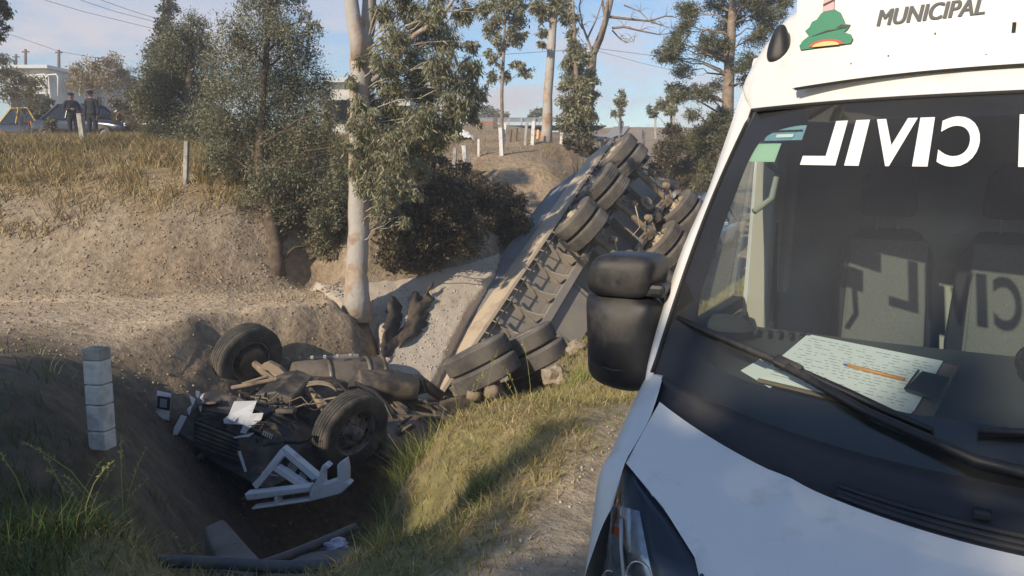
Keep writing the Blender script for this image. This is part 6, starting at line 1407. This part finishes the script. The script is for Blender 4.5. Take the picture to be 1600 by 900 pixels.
person('person in green vest beside the one in the dark jacket', b, 1.65, R(-20), M['darkcloth'], M['darkcloth'], FOLD, M['darkcloth'], vest=M['greencloth'])
# ------------------------------------------------------------------ parked cars
TYC = tyre_mesh('tyre', .32, .20, M['tyre'], 4); RIMC = rim_mesh('rim', .34, .18, M['steel'], holes=8)
def car(name, label, base, rz, paint, L=4.2, Wd=1.7, H=1.45, roofm=None, pick=False, beacon=False, cat='car'):
    t = thing(name, label, cat, base, rz); hw_ = Wd / 2
    sec = [(-L / 2, .35, .62, .72), (-L / 2 + .06, .28, .72, .86), (-L * .30, .25, .86, .95), (-L * .16, .22, .92, 1.0), (L * .30, .22, .95, 1.0), (L / 2 - .08, .28, .92, .92), (L / 2, .40, .75, .80)]
    def bodyf(mb):
        n = 10
        for (y, zl, zt, w) in sec:
            w = w * hw_; mb.v += [(-w * .86, y, zl), (-w * .98, y, zl + .12), (-w, y, (zl + zt) / 2), (-w * .97, y, zt - .08), (-w * .86, y, zt), (w * .86, y, zt), (w * .97, y, zt - .08), (w, y, (zl + zt) / 2), (w * .98, y, zl + .12), (w * .86, y, zl)]
        for i in range(len(sec) - 1):
            for j in range(n): mb.f.append((i * n + j, (i + 1) * n + j, (i + 1) * n + (j + 1) % n, i * n + (j + 1) % n))
        mb.f += [tuple(range(n)), tuple(reversed(range((len(sec) - 1) * n, len(sec) * n)))]; mb.m = [0] * len(mb.f)
    mb = MB(); bodyf(mb); bd_ = mb.build('body', paint, t, local=True, smooth=True, sub=1)
    ya, yb, yc, yd = -L * .20, -L * .04, (L * .20 if not pick else L * .06), (L * .36 if not pick else L * .10)
    zb, zr = .90, H
    g = MB(); w0, w1 = hw_ * .90, hw_ * .70
    g.add([(-w0, ya, zb), (w0, ya, zb), (w0, yd, zb), (-w0, yd, zb), (-w1, yb, zr - .03), (w1, yb, zr - .03), (w1, yc, zr - .03), (-w1, yc, zr - .03)], [(0, 1, 5, 4), (1, 2, 6, 5), (2, 3, 7, 6), (3, 0, 4, 7), (4, 5, 6, 7)]); g.build('window', M['carglass'], t, local=True)
    rf = MB(); rf.box((0, (yb + yc) / 2, zr), (w1 * 2 + .04, yc - yb + .10, .05))
    for sx in (-1, 1):
        rf.beam((sx * w0, ya, zb), (sx * w1, yb, zr), .06, .06); rf.beam((sx * w0, yd, zb), (sx * w1, yc, zr), .09, .06); rf.beam((sx * (w0 + .01), (ya + yd) / 2 + .1, zb), (sx * (w1 + .01), (yb + yc) / 2 + .05, zr), .08, .04)
    rf.build('roof', roofm or paint, t, local=True, bevel=.015)
    for sx in (-1, 1):
        for y in (-L * .30, L * .31):
            w_ = link('wheel', TYC, t, local=True, M=Matrix.Translation((sx * hw_ * .92, y, .32)) @ frame_from_axis((sx, 0, 0)).to_4x4()); link('rim', RIMC, w_, local=True)
        MB().box((sx * hw_ * .62, -L / 2 + .02, .66), (.34, .10, .14)).build('headlamp', M['lens'], t, local=True, bevel=.02)
        MB().box((sx * hw_ * .66, L / 2 - .03, .76), (.26, .08, .16)).build('tail_lamp', M['amber'], t, local=True, bevel=.02)
        MB().box((sx * (hw_ + .05), -L * .15, .95), (.14, .08, .11)).build('mirror', paint, t, local=True, bevel=.02)
    MB().box((0, -L / 2 + .0, .50), (Wd * .62, .08, .18)).build('grille', M['blackpl'], t, local=True, bevel=.02)
    if pick: (lambda q: q.build('load_bed', paint, t, local=True, bevel=.02))(MB().box((-hw_ * .93, L * .30, 1.0), (.06, L * .36, .22)).box((hw_ * .93, L * .30, 1.0), (.06, L * .36, .22)).box((0, L * .47, 1.0), (Wd * .9, .06, .22)))
    if beacon:
        MB().box((0, (yb + yc) / 2, zr + .07), (1.0, .25, .09)).build('light_bar', M['bluelamp'], t, local=True, bevel=.02)
    return t
def onG(px, f, dz=0):
    p = P(px, 300, f); p.z = gz1(p.x, p.y) + dz; return p
car('parked_car', 'dark parked car directly behind the two policemen', onG(150, 30.0), R(78), M['carblack'])
car('parked_car', 'dark car with yellow roof further back on the left', onG(70, 35.5), R(70), M['carblack'], roofm=M['yellow'], H=1.6)
car('parked_car', 'pale silver car mostly hidden behind the low juniper', onG(245, 31.5), R(84), M['carsilver'])
car('parked_car', 'white car half hidden behind the broad juniper', onG(330, 30), R(80), M['carwhite'])
car('police_pickup', 'white patrol pickup with blue beacon on the road beyond the trailer', onG(1085, 29), R(-25), M['carwhite'], L=5.2, Wd=1.85, H=1.75, pick=True, beacon=True, cat='pickup')
car('parked_car', 'silver car on the road close behind the trailer wheels', onG(1096, 22.5), R(-28), M['carsilver'])
# white box truck behind the van
bt = thing('box_truck', 'white box bodied truck peeping out behind the roof of the van', 'truck', VM @ Vector((-1.1, 8.8, 0)), R(-30))
def lt(name, m, fn, parent=bt, bevel=0): mb = MB(); fn(mb); return mb.build(name, m, parent, local=True, bevel=bevel)
cb_ = lt('cargo_box', M['bldg'], lambda mb: mb.box((0, 2.0, 1.95), (2.05, 4.0, 2.55)), bevel=.03)
lt('corner_trim', M['steel'], lambda mb: [mb.box((sx * 1.025, -.01, 1.95), (.05, .05, 2.58)) for sx in (-1, 1)], cb_)
lt('cab', M['carwhite'], lambda mb: mb.prism([(-.95, -1.7, .5), (-.95, -1.75, 1.2), (-.95, -1.25, 2.15), (-.95, -.03, 2.3), (-.95, -.03, .5)], (1.9, 0, 0)), bevel=.04)
lt('cab_window', M['carglass'], lambda mb: (mb.prism([(-.85, -1.735, 1.28), (.85, -1.735, 1.28), (.8, -1.30, 2.1), (-.8, -1.30, 2.1)], (0, -.02, 0.02)), mb.prism([(-.965, -1.45, 1.3), (-.965, -.5, 1.3), (-.965, -.5, 2.0), (-.965, -1.15, 2.0)], (.01, 0, 0))))
lt('wing_mirror', M['carglass'], lambda mb: mb.box((-1.12, -1.05, 2.35), (.16, .08, .55)), bevel=.03)
for sx in (-1, 1):
    for y in (-.9, 3.0):
        w_ = link('wheel', TYC, bt, local=True, M=Matrix.Translation((sx * .9, y, .32)) @ frame_from_axis((sx, 0, 0)).to_4x4()); link('rim', RIMC, w_, local=True)
# ------------------------------------------------------------------ buildings, poles and wires at upper left
def shed(label, x0, x1, ytop, f, ybot=175, roofm=M['roofmetal'], depth=6):
    a, b_ = P(x0, ytop, f), P(x1, ytop, f); zb = gz1((a.x + b_.x) / 2, a.y) - .3; w = b_.x - a.x
    t = thing('building', label, 'building', (a.x, a.y, zb)); hgt = a.z - zb
    MB().box(((a.x + b_.x) / 2, a.y + depth / 2, zb + hgt / 2), (w, depth, hgt)).build('wall', M['bldg'], t)
    MB().box(((a.x + b_.x) / 2, a.y + depth / 2 - .2, a.z + .12), (w + .5, depth + .6, .22)).build('roof', roofm, t)
    n = max(2, int(w / 2.6))
    for i in range(n):
        cx = a.x + (i + .5) * w / n; f0 = MB().box((cx, a.y - .02, zb + hgt * .55), (1.2, .1, 1.1)).build('window', M['carglass'], t); MB().box((cx, a.y - .09, zb + hgt * .55 - .62), (1.4, .12, .1)).build('sill', M['bldg'], f0)
    return t
shed('long low white building with pale roof at the upper left', 10, 75, 108, 52)
shed('low pale building right of the long white one behind straw bushes', 78, 165, 114, 58)
shed('white house glimpsed between the juniper and the eucalyptus trunk', 515, 552, 130, 42, depth=5)
shed('pale grey house behind the hanging eucalyptus leaves', 600, 640, 148, 46, depth=5)
fr = thing('metal_frame', 'white tubular frame standing before the long low building', 'frame', P(75, 175, 40))
wr('tube_frame', M['carwhite'], lambda mb: [mb.tube([P(x, 150, 40), P(x, 122, 40), P(x + 4, 117, 40), P(x + 16, 116, 40), P(x + 19, 121, 40), P(x + 19, 150, 40)], .05, 6) for x in (54, 72, 125)], fr, sm=True)
wires = []
for x, y0_, y1_, f, lab in ((25, 85, 112, 70, 'shortest leftmost wooden power pole above the white building'), (40, 77, 112, 66, 'middle wooden power pole above the white building'), (92, 78, 112, 62, 'rightmost wooden power pole of the group at upper left')):
    t = thing('power_pole', lab, 'pole', P(x, y1_ + 30, f)); wr('pole', M['wood'], lambda mb: mb.tube([P(x, y1_ + 30, f), P(x, y0_, f)], [.15, .1], 8), t); wr('crossarm', M['wood'], lambda mb: mb.beam(P(x - 5, y0_ + 4, f), P(x + 5, y0_ + 4, f + 2), .1, .1), t)
def wire(label, pts, r_=.012):
    mb = MB(); q = [P(*p) for p in pts]; fine = []
    for i in range(len(q) - 1):
        for u in np.linspace(0, 1, 8, endpoint=False): fine.append(q[i].lerp(q[i + 1], u))
    fine.append(q[-1]); mb.tube(fine, r_, 4, False); tag(mb.build('power_line', M['rubber']), label, 'power line')
wire('lowest of the three power lines sloping across the upper left sky', [(30, -12, 34), (130, 18, 36), (240, 45, 38), (330, 62, 40)])
wire('middle of the three power lines sloping across the upper left sky', [(90, -12, 34), (180, 18, 36), (250, 36, 38), (330, 50, 40)])
wire('topmost of the three power lines sloping across the upper left sky', [(125, -12, 34), (200, 15, 36), (260, 34, 38), (330, 42, 40)])
wire('power line running from the wooden poles behind the straw bush', [(5, 50, 60), (92, 80, 62), (200, 100, 66)], .02)
wire('power line between the bare tree and the pine', [(640, 95, 45), (860, 80, 46), (935, 76, 47), (1045, 90, 48), (1100, 96, 48)], .016)
wire('fainter power line below the one between bare tree and pine', [(935, 80, 47), (1000, 98, 48), (1060, 112, 48)], .012)

# ------------------------------------------------------------------ thin dusty air
hz_ = MB().box((-2, 9.5, 5.5), (304, 304, 21)).build('haze', [])
hm2 = bpy.data.materials.new('dusty_air'); hm2.use_nodes = True; t_ = hm2.node_tree; t_.nodes.clear()
pv_ = N(t_, 'ShaderNodeVolumePrincipled'); pv_.inputs['Color'].default_value = (.93, .92, .92, 1); pv_.inputs['Density'].default_value = .004; pv_.inputs['Anisotropy'].default_value = .2
ov_ = N(t_, 'ShaderNodeOutputMaterial'); t_.links.new(pv_.outputs[0], ov_.inputs['Volume']); hz_.data.materials.append(hm2); hz_['kind'] = 'stuff'; hz_['label'] = 'thin pale dusty air over the whole place'

# pieces that were drawn together but are separate parts become objects of their own
def split_islands(o):
    me = o.data; n = len(me.vertices); par = list(range(n))
    def find(a):
        while par[a] != a: par[a] = par[par[a]]; a = par[a]
        return a
    for p in me.polygons:
        v0 = find(p.vertices[0])
        for v in p.vertices[1:]: par[find(v)] = v0
    groups = {}
    for p in me.polygons: groups.setdefault(find(p.vertices[0]), []).append(p)
    if len(groups) < 2: return
    meshes = []
    for g in groups.values():
        idx = {}; fs = []
        for p in g: fs.append(tuple(idx.setdefault(v, len(idx)) for v in p.vertices))
        m2 = bpy.data.meshes.new(me.name); m2.from_pydata([me.vertices[v].co for v in idx], [], fs); [m2.materials.append(q) for q in me.materials]
        m2.polygons.foreach_set('use_smooth', [g[0].use_smooth] * len(fs)); meshes.append(m2)
    for m2 in meshes[1:]:
        c = o.copy(); c.data = m2; COL.objects.link(c)
    o.data = meshes[0]
SPLIT = ('mirror_arm', 'air_hose', 'brake_chamber', 'tail_frame', 'leg_brace', 'suspension_hanger', 'white_fragments', 'track_rod', 'axle_bolt', 'drive_axle', 'door', 'door_pillar', 'air_vent', 'headrest_post', 'indicator', 'window_frame', 'grille', 'corner_trim', 'cab_window', 'tube_frame', 'load_bed', 'rail', 'hands', 'eyes_and_mouth', 'hose_coil', 'leaf_spring', 'steering_bracket')
for o in list(COL.objects):
    if o.type == 'MESH' and o.name.split('.')[0] in SPLIT and not o.children: split_islands(o)
